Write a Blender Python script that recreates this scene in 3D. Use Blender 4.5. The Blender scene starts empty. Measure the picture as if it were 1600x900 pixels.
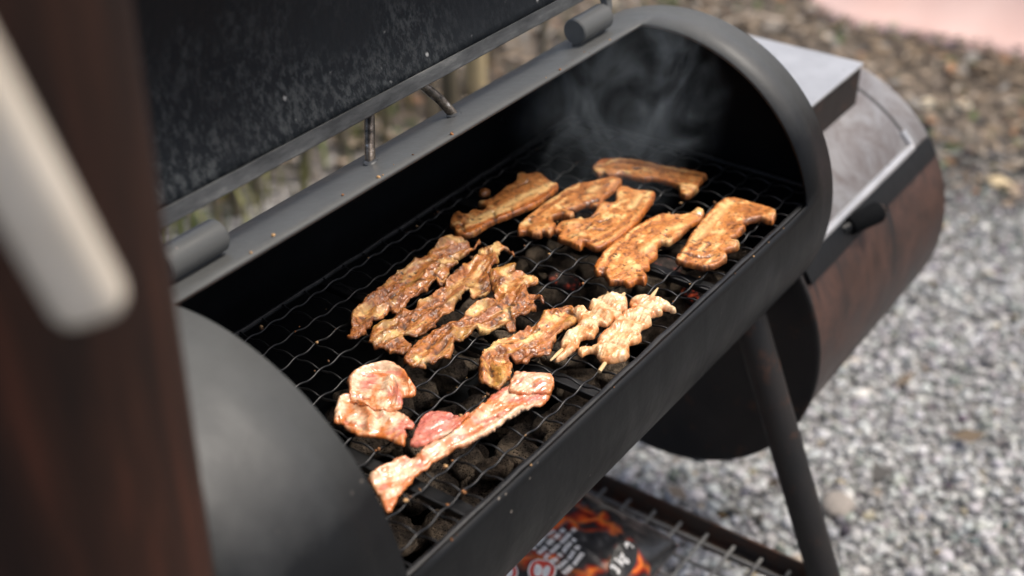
import bpy, bmesh, math, random
import numpy as np
from mathutils import Vector, Matrix

# ------------------------------------------------------------------ camera, sky, sun, exposure
scene = bpy.context.scene
COL = scene.collection
cam_data = bpy.data.cameras.new('camera')
cam = bpy.data.objects.new('camera', cam_data)
COL.objects.link(cam)
scene.camera = cam
cam_data.sensor_width = 36.0
cam_data.lens = 47.19
cam_data.clip_start = 0.03
cam_data.clip_end = 400
CAM_LOC = Vector((0.0, -0.6778, 0.7581))
fwd = Vector((0.689106, 0.485342, -0.538123)).normalized()
right = Vector((0.575822, -0.817575, 0.0)).normalized()
up = right.cross(fwd)
m = Matrix((right, up, -fwd)).transposed().to_4x4()
m.translation = CAM_LOC
cam.matrix_world = m
cam_data.dof.use_dof = True
cam_data.dof.focus_distance = 1.27
cam_data.dof.aperture_fstop = 2.8
cam_data.dof.aperture_blades = 8

SUN_EL, SUN_AZ = math.radians(68), math.radians(-50)      # azimuth of the sun in the XY plane, from +X
world = bpy.data.worlds.new('World')
scene.world = world
world.use_nodes = True
wn = world.node_tree.nodes
wl = world.node_tree.links
sky = wn.new('ShaderNodeTexSky')
sky.sky_type = 'NISHITA'
sky.sun_disc = False
sky.sun_elevation = SUN_EL
sky.sun_rotation = math.pi / 2 - SUN_AZ
sky.air_density = 1.0
sky.dust_density = 6.0
sky.ozone_density = 0.8
wn['Background'].inputs['Strength'].default_value = 0.095
wl.new(sky.outputs[0], wn['Background'].inputs['Color'])
sun_data = bpy.data.lights.new('sun', 'SUN')
sun_data.energy = 1.5
sun_data.angle = math.radians(15)
sun_data.color = (1.0, 0.95, 0.87)
sun = bpy.data.objects.new('sun', sun_data)
COL.objects.link(sun)
sdir = Vector((math.cos(SUN_EL) * math.cos(SUN_AZ), math.cos(SUN_EL) * math.sin(SUN_AZ), math.sin(SUN_EL)))
sun.rotation_euler = (-sdir).to_track_quat('-Z', 'Y').to_euler()
scene.view_settings.view_transform = 'Standard'
scene.view_settings.look = 'None'
scene.view_settings.gamma = 1.0
scene.view_settings.exposure = 0.86
scene.render.engine = 'CYCLES'
scene.cycles.max_bounces = 5
scene.cycles.volume_step_rate = 3.0
scene.cycles.volume_max_steps = 96
scene.cycles.volume_bounces = 0

GROUND = -0.82            # the barrel's axis is z = 0
R = 0.20
PI = math.pi
rnd = random.Random(7)
nrg = np.random.default_rng(11)

# ------------------------------------------------------------------ helpers
class MB:
    """collects shapes; build() links them as one mesh object"""
    def __init__(s):
        s.v, s.f, s.mi = [], [], []
    def add(s, verts, faces, mi=0):
        o = len(s.v)
        s.v += [tuple(p) for p in verts]
        s.f += [tuple(i + o for i in f) for f in faces]
        s.mi += [mi] * len(faces)
    def box(s, c, size, rot=None, mi=0):
        hx, hy, hz = size[0] / 2, size[1] / 2, size[2] / 2
        vs = [Vector((x, y, z)) for x in (-hx, hx) for y in (-hy, hy) for z in (-hz, hz)]
        if rot is not None:
            vs = [rot @ p for p in vs]
        vs = [p + Vector(c) for p in vs]
        s.add(vs, [(0, 1, 3, 2), (4, 6, 7, 5), (0, 4, 5, 1), (2, 3, 7, 6), (0, 2, 6, 4), (1, 5, 7, 3)], mi)
    def tube(s, pts, r, seg=12, cap=True, mi=0, flat=1.0):
        pts = [Vector(p) for p in pts]
        n = len(pts)
        rs = r if isinstance(r, (list, tuple)) else [r] * n
        t0 = (pts[1] - pts[0]).normalized()
        a = Vector((0, 0, 1)) if abs(t0.z) < 0.9 else Vector((1, 0, 0))
        u = t0.cross(a).normalized()
        vs = []
        for i, p in enumerate(pts):
            t = (pts[min(i + 1, n - 1)] - pts[max(i - 1, 0)]).normalized()
            u = (u - t * u.dot(t)).normalized()
            w = t.cross(u)
            for k in range(seg):
                an = 2 * PI * k / seg
                vs.append(p + (u * math.cos(an) + w * math.sin(an) * flat) * rs[i])
        fs = []
        for i in range(n - 1):
            for k in range(seg):
                k2 = (k + 1) % seg
                fs.append((i * seg + k, i * seg + k2, (i + 1) * seg + k2, (i + 1) * seg + k))
        if cap:
            fs.append(tuple(range(seg - 1, -1, -1)))
            fs.append(tuple((n - 1) * seg + k for k in range(seg)))
        s.add(vs, fs, mi)
    def disc(s, c, rr, n, axis='X', th=0.004, mi=0):
        c = Vector(c)
        vs = []
        for dx in (0, th):
            for k in range(n):
                an = 2 * PI * k / n
                vs.append(c + Vector((dx, rr * math.cos(an), rr * math.sin(an))))
        fs = [tuple(range(n - 1, -1, -1)), tuple(range(n, 2 * n))]
        fs += [(k, (k + 1) % n, n + (k + 1) % n, n + k) for k in range(n)]
        s.add(vs, fs, mi)
    def build(s, name, mats, parent=None, smooth=True, angle=35, bevel=0):
        me = bpy.data.meshes.new(name)
        me.from_pydata(s.v, [], s.f)
        mats = mats if isinstance(mats, (list, tuple)) else [mats]
        for mt in mats:
            me.materials.append(mt)
        me.polygons.foreach_set('material_index', s.mi)
        if smooth:
            me.polygons.foreach_set('use_smooth', [True] * len(me.polygons))
            me.set_sharp_from_angle(angle=math.radians(angle))
        me.update()
        o = bpy.data.objects.new(name, me)
        COL.objects.link(o)
        if parent is not None:
            o.parent = parent
        if bevel:
            b = o.modifiers.new('bevel', 'BEVEL')
            b.width = bevel
            b.segments = 2
            b.limit_method = 'ANGLE'
            b.angle_limit = math.radians(40)
        return o

def tag(o, label=None, cat=None, group=None, kind=None):
    if label: o['label'] = label
    if cat: o['category'] = cat
    if group: o['group'] = group
    if kind: o['kind'] = kind
    return o

def empty(name, loc, label, cat, group=None):
    o = bpy.data.objects.new(name, None)
    o.empty_display_size = 0.05
    COL.objects.link(o)
    o.location = loc
    return tag(o, label, cat, group)

def own(root, *obs):
    """parent world-space meshes to an Empty that stands at its base"""
    for o in obs:
        o.parent = root
        o.matrix_parent_inverse = Matrix.Translation(root.location).inverted()

def cyl_shell(x0, x1, a0, a1, rad, na, nx, yc=0.0, zc=0.0):
    vs, fs = [], []
    for i in range(nx + 1):
        x = x0 + (x1 - x0) * i / nx
        for k in range(na + 1):
            a = a0 + (a1 - a0) * k / na
            vs.append((x, yc + rad * math.cos(a), zc + rad * math.sin(a)))
    w = na + 1
    for i in range(nx):
        for k in range(na):
            fs.append((i * w + k, (i + 1) * w + k, (i + 1) * w + k + 1, i * w + k + 1))
    return vs, fs

# ---- value noise (numpy)
def _hash(ix, iy, seed):
    h = (ix.astype(np.int64) * 374761393 + iy.astype(np.int64) * 668265263 + seed * 1442695041) & 0xffffffff
    h = ((h ^ (h >> 13)) * 1274126177) & 0xffffffff
    return ((h ^ (h >> 16)) & 0xffff) / 65535.0
def vnoise(x, y, seed=0):
    ix, iy = np.floor(x), np.floor(y)
    fx, fy = x - ix, y - iy
    fx = fx * fx * (3 - 2 * fx); fy = fy * fy * (3 - 2 * fy)
    ix = ix.astype(np.int64); iy = iy.astype(np.int64)
    a = _hash(ix, iy, seed); b = _hash(ix + 1, iy, seed); c = _hash(ix, iy + 1, seed); d = _hash(ix + 1, iy + 1, seed)
    return (a + (b - a) * fx) * (1 - fy) + (c + (d - c) * fx) * fy
def fbm(x, y, seed=0, oct=4):
    t, amp, n = 0.0, 0.5, 0.0
    for i in range(oct):
        t = t + amp * vnoise(x * 2 ** i + 13.7 * i, y * 2 ** i + 7.3 * i, seed + i); n += amp; amp *= 0.5
    return t / n
def sstep(a, b, x):
    t = np.clip((x - a) / (b - a), 0, 1)
    return t * t * (3 - 2 * t)

# ------------------------------------------------------------------ materials
class NT:
    def __init__(s, name):
        s.m = bpy.data.materials.new(name)
        s.m.use_nodes = True
        s.t = s.m.node_tree
        s.n, s.l = s.t.nodes, s.t.links
        s.b = s.n['Principled BSDF']
        s.tc = s.n.new('ShaderNodeTexCoord')
    def lk(s, a, b): s.l.new(a, b)
    def setin(s, sock, val):
        if hasattr(val, 'is_output'): s.l.new(val, sock)
        else: sock.default_value = val
    def mapping(s, scale=(1, 1, 1), coord='Object', loc=(0, 0, 0), rot=(0, 0, 0)):
        mp = s.n.new('ShaderNodeMapping')
        mp.inputs['Scale'].default_value = scale
        mp.inputs['Location'].default_value = loc
        mp.inputs['Rotation'].default_value = rot
        s.lk(s.tc.outputs[coord], mp.inputs['Vector'])
        return mp.outputs[0]
    def noise(s, vec, scale, detail=6, rough=0.55, dist=0.0):
        n = s.n.new('ShaderNodeTexNoise')
        n.inputs['Scale'].default_value = scale
        n.inputs['Detail'].default_value = detail
        n.inputs['Roughness'].default_value = rough
        n.inputs['Distortion'].default_value = dist
        if vec is not None: s.lk(vec, n.inputs['Vector'])
        return n.outputs['Fac']
    def voro(s, vec, scale, feature='F1', out='Distance', rand=1.0):
        n = s.n.new('ShaderNodeTexVoronoi')
        n.feature = feature
        n.inputs['Scale'].default_value = scale
        n.inputs['Randomness'].default_value = rand
        if vec is not None: s.lk(vec, n.inputs['Vector'])
        return n.outputs[out]
    def ramp(s, fac, stops, interp='LINEAR'):
        r = s.n.new('ShaderNodeValToRGB')
        r.color_ramp.interpolation = interp
        e = r.color_ramp.elements
        while len(e) < len(stops): e.new(0.5)
        for el, (p, c) in zip(e, stops):
            el.position = p
            el.color = (c, c, c, 1) if isinstance(c, (int, float)) else tuple(c) + (1,)
        s.lk(fac, r.inputs[0])
        return r.outputs[0]
    def mix(s, fac, a, b, mode='MIX'):
        x = s.n.new('ShaderNodeMix')
        x.data_type = 'RGBA'
        x.blend_type = mode
        s.setin(x.inputs['Factor'], fac)
        s.setin(x.inputs['A'], a if hasattr(a, 'is_output') else tuple(a) + (1,))
        s.setin(x.inputs['B'], b if hasattr(b, 'is_output') else tuple(b) + (1,))
        return x.outputs['Result']
    def math(s, op, a, b=0.0, c=None):
        x = s.n.new('ShaderNodeMath')
        x.operation = op
        s.setin(x.inputs[0], a); s.setin(x.inputs[1], b)
        if c is not None: s.setin(x.inputs[2], c)
        return x.outputs[0]
    def sep(s, vec):
        x = s.n.new('ShaderNodeSeparateXYZ'); s.lk(vec, x.inputs[0]); return x.outputs
    def bump(s, h, strength=0.3, dist=0.002):
        b = s.n.new('ShaderNodeBump')
        b.inputs['Strength'].default_value = strength
        b.inputs['Distance'].default_value = dist
        s.lk(h, b.inputs['Height'])
        s.lk(b.outputs[0], s.b.inputs['Normal'])
    def out(s, col=None, rough=None, metal=None, spec=None, coat=None):
        if col is not None: s.setin(s.b.inputs['Base Color'], col if hasattr(col, 'is_output') else tuple(col) + (1,))
        if rough is not None: s.setin(s.b.inputs['Roughness'], rough)
        if metal is not None: s.setin(s.b.inputs['Metallic'], metal)
        if spec is not None: s.b.inputs['Specular IOR Level'].default_value = spec
        if coat is not None: s.b.inputs['Coat Weight'].default_value = coat
        return s.m

def mat_painted(name, dark=(0.016, 0.018, 0.021), light=(0.045, 0.048, 0.05), rlo=0.36, rhi=0.6, rust=0.0, specks=True, spec=0.5, crown_sheen=0.0):
    t = NT(name)
    v = t.mapping()
    big = t.noise(v, 9, 5)
    fine = t.noise(v, 120, 4)
    col = t.mix(t.ramp(big, [(0.35, 0.0), (0.7, 1.0)]), dark, light)
    if rust:
        rn = t.noise(v, 24, 8, 0.65)
        col = t.mix(t.ramp(rn, [(0.60 - rust * 0.2, 0.0), (0.72 - rust * 0.2, 1.0)]), col, (0.060, 0.024, 0.012))
    if crown_sheen:
        # sky sheen painted into the colour of the barrel's crown, grey and faintly patchy
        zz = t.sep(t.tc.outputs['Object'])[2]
        sheen_n = t.noise(t.mapping((1, 1, 1)), 34, 7, 0.62)
        sheen_k = t.ramp(t.math('ADD', t.math('MULTIPLY', zz, 3.2), t.math('MULTIPLY', t.math('SUBTRACT', sheen_n, 0.5), 0.12)), [(0.32, 0.0), (0.64, 1.0)])
        col = t.mix(t.math('MULTIPLY', sheen_k, crown_sheen), col, (0.125, 0.128, 0.125))
    if specks:
        sp = t.voro(v, 70)
        keep = t.noise(v, 14, 2)
        k = t.math('MULTIPLY', t.ramp(sp, [(0.07, 1.0), (0.12, 0.0)]), t.ramp(keep, [(0.60, 0.0), (0.66, 1.0)]))
        col = t.mix(k, col, (0.22, 0.19, 0.16))
    t.bump(t.math('ADD', t.math('MULTIPLY', fine, 0.5), t.noise(v, 30, 5)), 0.18, 0.002)
    grease = t.noise(t.mapping((2.2, 0.6, 0.6)), 16, 7, 0.65, 0.5)
    ro = t.ramp(t.math('ADD', t.math('MULTIPLY', t.noise(v, 18, 6), 0.5), t.math('MULTIPLY', grease, 0.5)), [(0.36, rlo), (0.62, rhi)])
    return t.out(col, ro, spec=spec)

M_STEEL = mat_painted('black_grill_paint', (0.0040, 0.0046, 0.0054), (0.0075, 0.0082, 0.0092), 0.36, 0.54, spec=0.24, crown_sheen=0.78)
M_SOOT = mat_painted('soot', (0.0022, 0.0027, 0.0033), (0.006, 0.0066, 0.0075), 0.8, 0.95, specks=False, spec=0.12)
M_WIRE = mat_painted('grate_wire', (0.004, 0.0045, 0.005), (0.013, 0.013, 0.0135), 0.26, 0.55, specks=False, spec=0.6)
M_LEG = mat_painted('leg_steel', (0.008, 0.0075, 0.0075), (0.018, 0.013, 0.011), 0.45, 0.7, rust=0.12, specks=False)
M_RAIL = mat_painted('rusty_rail', (0.03, 0.022, 0.018), (0.06, 0.035, 0.022), 0.5, 0.8, rust=0.75, specks=False)
M_SHELFBAR = mat_painted('shelf_wire', (0.12, 0.12, 0.115), (0.25, 0.245, 0.235), 0.4, 0.6, specks=False)

def mat_lid():
    t = NT('lid_inside')
    v = t.mapping()
    x, y, z = t.sep(t.tc.outputs['Object'])
    n1 = t.noise(t.mapping((1.3, 1, 0.8)), 115, 8, 0.74, 0.15)
    n2 = t.noise(v, 11, 5, 0.6)
    n3 = t.noise(v, 4, 2)
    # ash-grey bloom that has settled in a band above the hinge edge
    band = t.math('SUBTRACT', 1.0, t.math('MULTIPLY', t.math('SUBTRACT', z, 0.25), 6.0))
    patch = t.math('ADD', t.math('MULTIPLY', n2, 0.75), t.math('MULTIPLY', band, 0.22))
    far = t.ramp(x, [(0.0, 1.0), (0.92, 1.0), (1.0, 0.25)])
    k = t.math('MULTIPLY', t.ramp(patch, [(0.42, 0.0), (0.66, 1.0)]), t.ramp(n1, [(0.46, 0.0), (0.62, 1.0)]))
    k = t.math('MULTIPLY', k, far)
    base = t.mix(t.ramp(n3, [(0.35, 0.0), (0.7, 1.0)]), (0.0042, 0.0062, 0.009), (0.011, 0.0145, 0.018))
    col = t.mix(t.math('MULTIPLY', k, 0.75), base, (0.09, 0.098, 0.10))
    fl = t.voro(t.mapping((1, 1, 1), rot=(0.3, 0.2, 0.5)), 75)
    fk = t.math('MULTIPLY', t.ramp(fl, [(0.10, 1.0), (0.24, 0.0)]), t.ramp(t.noise(v, 34, 5), [(0.60, 0.0), (0.66, 1.0)]))
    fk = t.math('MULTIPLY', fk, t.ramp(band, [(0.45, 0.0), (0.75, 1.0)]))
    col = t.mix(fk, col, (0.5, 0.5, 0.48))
    t.bump(t.math('ADD', n1, t.math('MULTIPLY', t.noise(v, 160, 3), 0.5)), 0.35, 0.002)
    return t.out(col, t.ramp(n2, [(0.3, 0.6), (0.7, 0.85)]), spec=0.25)
M_LID = mat_lid()

def mat_rim():
    t = NT('worn_rim_steel')
    v = t.mapping()
    n = t.noise(t.mapping((0.25, 1, 1)), 60, 8, 0.7)
    col = t.ramp(n, [(0.3, (0.02, 0.021, 0.022)), (0.55, (0.085, 0.088, 0.088)), (0.75, (0.20, 0.20, 0.19))])
    t.bump(n, 0.3, 0.0015)
    return t.out(col, 0.45, metal=0.3)
M_RIM = mat_rim()

def mat_rod():
    t = NT('scuffed_rod')
    n = t.noise(t.mapping((1, 1, 1)), 140, 8, 0.75)
    col = t.ramp(n, [(0.35, (0.03, 0.026, 0.022)), (0.55, (0.20, 0.16, 0.12)), (0.7, (0.6, 0.55, 0.48))])
    return t.out(col, 0.32, metal=0.7)
M_ROD = mat_rod()

def mat_firebox():
    t = NT('firebox_steel')
    x, y, z = t.sep(t.tc.outputs['Object'])
    v = t.mapping((1.0, 0.9, 0.9))           # soot runs round the drum
    st = t.noise(v, 13, 10, 0.78, 0.5)
    n = t.noise(t.mapping(), 10, 6, 0.6)
    rust = t.mix(t.ramp(n, [(0.35, 0.0), (0.65, 1.0)]), (0.036, 0.017, 0.012), (0.085, 0.042, 0.031))
    drip = t.noise(t.mapping((7.0, 0.45, 0.45)), 9, 5, 0.6, 0.2)
    blk = t.math('MAXIMUM', t.math('MULTIPLY', t.ramp(st, [(0.46, 0.0), (0.66, 1.0)]), 0.85), t.ramp(drip, [(0.56, 0.0), (0.63, 0.95)]))
    col = t.mix(blk, rust, (0.010, 0.010, 0.011))
    # grey, more metallic tone on the crown of the drum
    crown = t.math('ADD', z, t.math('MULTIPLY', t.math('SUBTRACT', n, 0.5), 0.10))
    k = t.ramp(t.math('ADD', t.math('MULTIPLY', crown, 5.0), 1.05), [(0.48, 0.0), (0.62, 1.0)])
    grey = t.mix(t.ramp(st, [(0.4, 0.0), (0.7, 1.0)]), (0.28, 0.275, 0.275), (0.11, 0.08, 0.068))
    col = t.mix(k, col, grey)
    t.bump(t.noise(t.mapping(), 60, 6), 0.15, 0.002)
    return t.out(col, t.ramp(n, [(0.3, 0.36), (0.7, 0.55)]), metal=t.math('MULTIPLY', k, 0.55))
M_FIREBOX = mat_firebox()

def mat_plate():
    t = NT('bare_sheet')
    n = t.noise(t.mapping(), 14, 7, 0.6)
    col = t.ramp(n, [(0.3, (0.40, 0.405, 0.415)), (0.7, (0.55, 0.555, 0.565))])
    sp = t.noise(t.mapping(), 60, 3)
    col = t.mix(t.ramp(sp, [(0.68, 0.0), (0.74, 1.0)]), col, (0.1, 0.09, 0.085))
    return t.out(col, 0.42, metal=0.5)
M_PLATE = mat_plate()
M_PLATE_SIDE = mat_painted('rusty_sheet', (0.010, 0.008, 0.007), (0.025, 0.015, 0.011), 0.55, 0.8, rust=0.3, specks=False)

def mat_chimney():
    t = NT('rusty_stack')
    v = t.mapping((1, 1, 0.10))
    n = t.noise(v, 28, 6, 0.6)
    col = t.ramp(n, [(0.35, (0.012, 0.007, 0.0055)), (0.52, (0.032, 0.014, 0.009)), (0.68, (0.085, 0.028, 0.016))])
    t.bump(n, 0.2, 0.003)
    return t.out(col, 0.8, spec=0.2)
M_CHIM = mat_chimney()

def mat_simple(name, a, b, scale=30, rough=0.6, bump=0.2, stretch=(1, 1, 1), spec=0.5, coat=0.0, sss=0.0):
    t = NT(name)
    n = t.noise(t.mapping(stretch), scale, 6)
    t.bump(n, bump, 0.002)
    if sss:
        t.b.inputs['Subsurface Weight'].default_value = sss
        t.b.inputs['Subsurface Radius'].default_value = (0.01, 0.006, 0.004)
    return t.out(t.ramp(n, [(0.3, a), (0.7, b)]), rough, spec=spec, coat=coat)
M_CREAM = mat_simple('cream_wood', (0.60, 0.53, 0.43), (0.70, 0.63, 0.53), 20, 0.5, 0.05, (1, 1, 1))
M_STICK = mat_simple('skewer_wood', (0.62, 0.40, 0.17), (0.78, 0.58, 0.32), 90, 0.55, 0.2)
M_POST = mat_simple('post_wood', (0.42, 0.34, 0.19), (0.58, 0.47, 0.28), 18, 0.8, 0.3, (1, 1, 0.1))
M_STEM = mat_simple('sapling_bark', (0.06, 0.055, 0.035), (0.17, 0.14, 0.09), 30, 0.8, 0.3, (1, 1, 0.2))
M_PINK = mat_simple('pink_cloth', (0.78, 0.52, 0.45), (0.84, 0.60, 0.53), 6, 0.85, 0.1)
M_WHITECLOTH = mat_simple('white_cloth', (0.80, 0.76, 0.74), (0.85, 0.81, 0.79), 6, 0.85, 0.1)

def mat_attr(name, rough=0.7, spec=0.4, noise_scale=0, amt=0.3, bump=0.3):
    t = NT(name)
    a = t.n.new('ShaderNodeAttribute'); a.attribute_name = 'col'
    col = a.outputs['Color']
    if noise_scale:
        n = t.noise(t.mapping(), noise_scale, 6, 0.65)
        col = t.mix(1.0, col, t.ramp(n, [(0.3, 1 - amt), (0.7, 1 + amt)]), 'MULTIPLY')
        t.bump(n, bump, 0.003)
    return t.out(col, rough, spec=spec)
M_STONE = mat_attr('gravel_stone', 0.75, 0.35, 90, 0.2, 0.3)
M_LITTER = mat_attr('leaf_litter', 0.8, 0.3)
M_GRASS = mat_attr('grass_blades', 0.6, 0.3)

def mat_coal():
    t = NT('charcoal')
    v = t.mapping()
    n = t.noise(v, 1.7, 9, 0.72)
    p = t.voro(v, 9.5)
    p2 = t.voro(v, 4.5)
    a = t.n.new('ShaderNodeObjectInfo')
    base = t.ramp(n, [(0.36, (0.09, 0.073, 0.058)), (0.52, (0.38, 0.295, 0.22)), (0.68, (0.70, 0.54, 0.39))])
    hole = t.math('MULTIPLY', t.ramp(p, [(0.16, 0.0), (0.34, 1.0)]), t.ramp(p2, [(0.10, 0.0), (0.22, 1.0)]))
    col = t.mix(hole, (0.006, 0.005, 0.005), base)
    col = t.mix(t.ramp(a.outputs['Random'], [(0.0, 0.45), (0.4, 0.05), (1.0, 0.0)]), col, (0.012, 0.011, 0.011))
    t.bump(t.math('ADD', t.math('MULTIPLY', hole, 0.7), n), 1.0, 0.12)
    return t.out(col, 0.9, spec=0.2)
M_COAL = mat_coal()

def mat_ember():
    t = NT('glowing_coal')
    v = t.mapping()
    n = t.noise(v, 1.9, 6, 0.65)
    t.out(t.ramp(n, [(0.4, (0.02, 0.016, 0.014)), (0.7, (0.12, 0.09, 0.08))]), 0.9)
    t.lk(t.ramp(n, [(0.56, (0.0, 0.0, 0.0)), (0.64, (0.25, 0.02, 0.005)), (0.74, (1.0, 0.28, 0.05))]), t.b.inputs['Emission Color'])
    t.b.inputs['Emission Strength'].default_value = 0.5
    return t.m
M_EMBER = mat_ember()

def mat_meat(name, rough=0.40, coat=0.45, herbs=1.0, relief=1.0):
    t = NT(name)
    a = t.n.new('ShaderNodeAttribute'); a.attribute_name = 'col'
    v = t.mapping()
    n = t.noise(v, 260, 6, 0.65)
    n2 = t.noise(v, 90, 5, 0.6)
    col = t.mix(1.0, a.outputs['Color'], t.ramp(n, [(0.30, (0.72, 0.62, 0.52)), (0.52, (1.0, 1.0, 1.0)), (0.72, (1.15, 1.15, 1.15))]), 'MULTIPLY')
    vd = t.voro(v, 150)
    hk = t.math('MULTIPLY', t.ramp(vd, [(0.18, 1.0), (0.28, 0.0)]), t.ramp(n2, [(0.54, 0.0), (0.60, 1.0)]))
    vd2 = t.voro(t.mapping((1, 0.5, 1), rot=(0, 0, 0.7)), 110)
    hk2 = t.math('MULTIPLY', t.ramp(vd2, [(0.13, 1.0), (0.20, 0.0)]), t.ramp(t.noise(v, 50, 2), [(0.50, 0.0), (0.56, 1.0)]))
    col = t.mix(t.math('MULTIPLY', hk, 0.8 * herbs), col, (0.055, 0.038, 0.014))
    col = t.mix(t.math('MULTIPLY', hk2, 0.85 * herbs), col, (0.03, 0.024, 0.012))
    h = t.math('ADD', t.math('MULTIPLY', n, 0.8), t.math('MULTIPLY', t.noise(v, 520, 3), 0.35))
    h = t.math('ADD', h, t.math('MULTIPLY', hk, 0.3))
    t.bump(h, 0.55 * relief, 0.0022)
    t.b.inputs['Subsurface Weight'].default_value = 0.12
    t.b.inputs['Subsurface Radius'].default_value = (0.004, 0.0018, 0.001)
    t.b.inputs['Subsurface Scale'].default_value = 1.0
    t.b.inputs['Coat Roughness'].default_value = 0.14
    return t.out(col, t.ramp(n2, [(0.3, rough - 0.1), (0.7, rough + 0.14)]), coat=coat)
M_MEAT = mat_meat('grilled_meat')
M_CHICKEN = mat_meat('marinated_meat', 0.33, 0.5, 0.3, 0.4)
M_RAW = mat_meat('raw_meat', 0.24, 0.9, 0.25, 0.25)

# ------------------------------------------------------------------ the ground
def mat_ground():
    t = NT('ground_gravel_and_soil')
    P = t.tc.outputs['Object']
    x, y, z = t.sep(P)
    v = t.mapping()
    edge = t.noise(v, 1.6, 5, 0.6)
    yy = t.math('MAXIMUM', t.math('SUBTRACT', y, 0.7), 0.0)
    s = t.math('ADD', x, t.math('MULTIPLY', yy, 1.3))
    s = t.math('ADD', s, t.math('MULTIPLY', t.math('SUBTRACT', edge, 0.5), 1.2))
    soilk = t.ramp(t.math('MULTIPLY', s, 0.2), [(0.56, 0.0), (0.70, 1.0)])
    cell = t.voro(v, 75, out='Color')
    cx = t.sep(cell)[0]
    dist = t.voro(v, 75)
    grav = t.ramp(cx, [(0.0, (0.10, 0.10, 0.10)), (0.45, (0.24, 0.235, 0.225)), (1.0, (0.42, 0.415, 0.40))])
    grav = t.mix(t.ramp(dist, [(0.35, 0.0), (0.75, 0.85)]), grav, (0.05, 0.05, 0.05))
    n = t.noise(v, 22, 8, 0.7)
    soil = t.ramp(n, [(0.30, (0.045, 0.038, 0.03)), (0.5, (0.13, 0.105, 0.08)), (0.72, (0.24, 0.20, 0.16))])
    col = t.mix(soilk, grav, soil)
    t.bump(t.math('ADD', dist, n), 0.6, 0.01)
    return t.out(col, 0.85, spec=0.3)
g = MB()
NG = 24
xs = [-60 + 120 * i / NG for i in range(NG + 1)]
g.add([(x, y, GROUND) for x in xs for y in xs], [(i * (NG + 1) + k, (i + 1) * (NG + 1) + k, (i + 1) * (NG + 1) + k + 1, i * (NG + 1) + k + 1) for i in range(NG) for k in range(NG)])
tag(g.build('ground', mat_ground(), smooth=False), 'grey gravel ground turning to brown leaf-strewn soil', kind='structure')

def col_attr(me, cols):
    a = me.attributes.new('col', 'FLOAT_COLOR', 'POINT')
    c = np.ones((len(me.vertices), 4), np.float32)
    c[:, :3] = cols
    a.data.foreach_set('color', c.ravel())

def scatter(name, mat, base_v, base_f, pos, scl, rots, cols, smooth=False):
    """one mesh out of many small pieces (numpy)"""
    nv = base_v.shape[-2]; n = len(pos)
    V = np.einsum('nij,vj->nvi', rots, base_v) if base_v.ndim == 2 else np.einsum('nij,nvj->nvi', rots, base_v)
    V = V * scl[:, None, None] + pos[:, None, :]
    F = (base_f[None] + (np.arange(n) * nv)[:, None, None]).reshape(-1, base_f.shape[1])
    me = bpy.data.meshes.new(name)
    me.vertices.add(n * nv); me.vertices.foreach_set('co', V.reshape(-1).astype(np.float32))
    k = base_f.shape[1]
    me.loops.add(F.size); me.loops.foreach_set('vertex_index', F.reshape(-1).astype(np.int32))
    me.polygons.add(len(F))
    me.polygons.foreach_set('loop_start', np.arange(0, F.size, k, dtype=np.int32))
    me.polygons.foreach_set('loop_total', np.full(len(F), k, np.int32))
    me.update(calc_edges=True)
    if smooth: me.polygons.foreach_set('use_smooth', [True] * len(me.polygons))
    col_attr(me, np.repeat(cols, nv, axis=0))
    me.materials.append(mat)
    o = bpy.data.objects.new(name, me)
    COL.objects.link(o)
    return o

def rand_rot(n, flat=False):
    a = nrg.uniform(0, 2 * PI, n)
    tilt = nrg.normal(0, 0.35 if flat else 1.5, n)
    b = nrg.uniform(0, 2 * PI, n)
    def rz(t):
        c, s = np.cos(t), np.sin(t); m = np.zeros((n, 3, 3)); m[:, 0, 0] = c; m[:, 0, 1] = -s; m[:, 1, 0] = s; m[:, 1, 1] = c; m[:, 2, 2] = 1; return m
    def rx(t):
        c, s = np.cos(t), np.sin(t); m = np.zeros((n, 3, 3)); m[:, 1, 1] = c; m[:, 1, 2] = -s; m[:, 2, 1] = s; m[:, 2, 2] = c; m[:, 0, 0] = 1; return m
    return rz(b) @ rx(tilt) @ rz(a)

bm = bmesh.new(); bmesh.ops.create_icosphere(bm, subdivisions=1, radius=1.0)
ICO_V = np.array([v.co[:] for v in bm.verts]); ICO_F = np.array([[v.index for v in f.verts] for f in bm.faces]); bm.free()
bm = bmesh.new(); bmesh.ops.create_icosphere(bm, subdivisions=2, radius=1.0)
I2V = np.array([v.co[:] for v in bm.verts]); I2F = [tuple(v.index for v in f.verts) for f in bm.faces]; bm.free()

# loose gravel stones
N = 52000
px = nrg.uniform(1.25, 3.5, N); py = nrg.uniform(-1.1, 1.1, N)
s_ = px + np.maximum(py - 0.7, 0) * 1.3 + (fbm(px * 1.6, py * 1.6, 3) - 0.5) * 1.0
keep = nrg.uniform(0, 1, N) < 1.05 - sstep(2.7, 3.5, s_)
px, py, s_ = px[keep], py[keep], s_[keep]; N = len(px)
sz = nrg.gamma(5, 0.00145, N).clip(0.0035, 0.018)
br = nrg.beta(2.0, 1.6, N) * 0.55 + 0.05
br *= 1 - 0.5 * sstep(2.5, 3.1, s_)
tint = nrg.normal(0, 0.009, (N, 3)) + np.where(nrg.uniform(0, 1, (N, 1)) < 0.03, np.array([[0.06, 0.01, -0.06]]), 0)
cols = np.clip(br[:, None] * np.array([1.0, 1.0, 0.975]) + tint, 0.02, 0.75)
shape = ICO_V[None] * nrg.uniform(0.65, 1.25, (N, 12, 1)) * np.stack([np.ones(N), nrg.uniform(0.6, 1, N), nrg.uniform(0.4, 0.8, N)], 1)[:, None, :]
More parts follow.
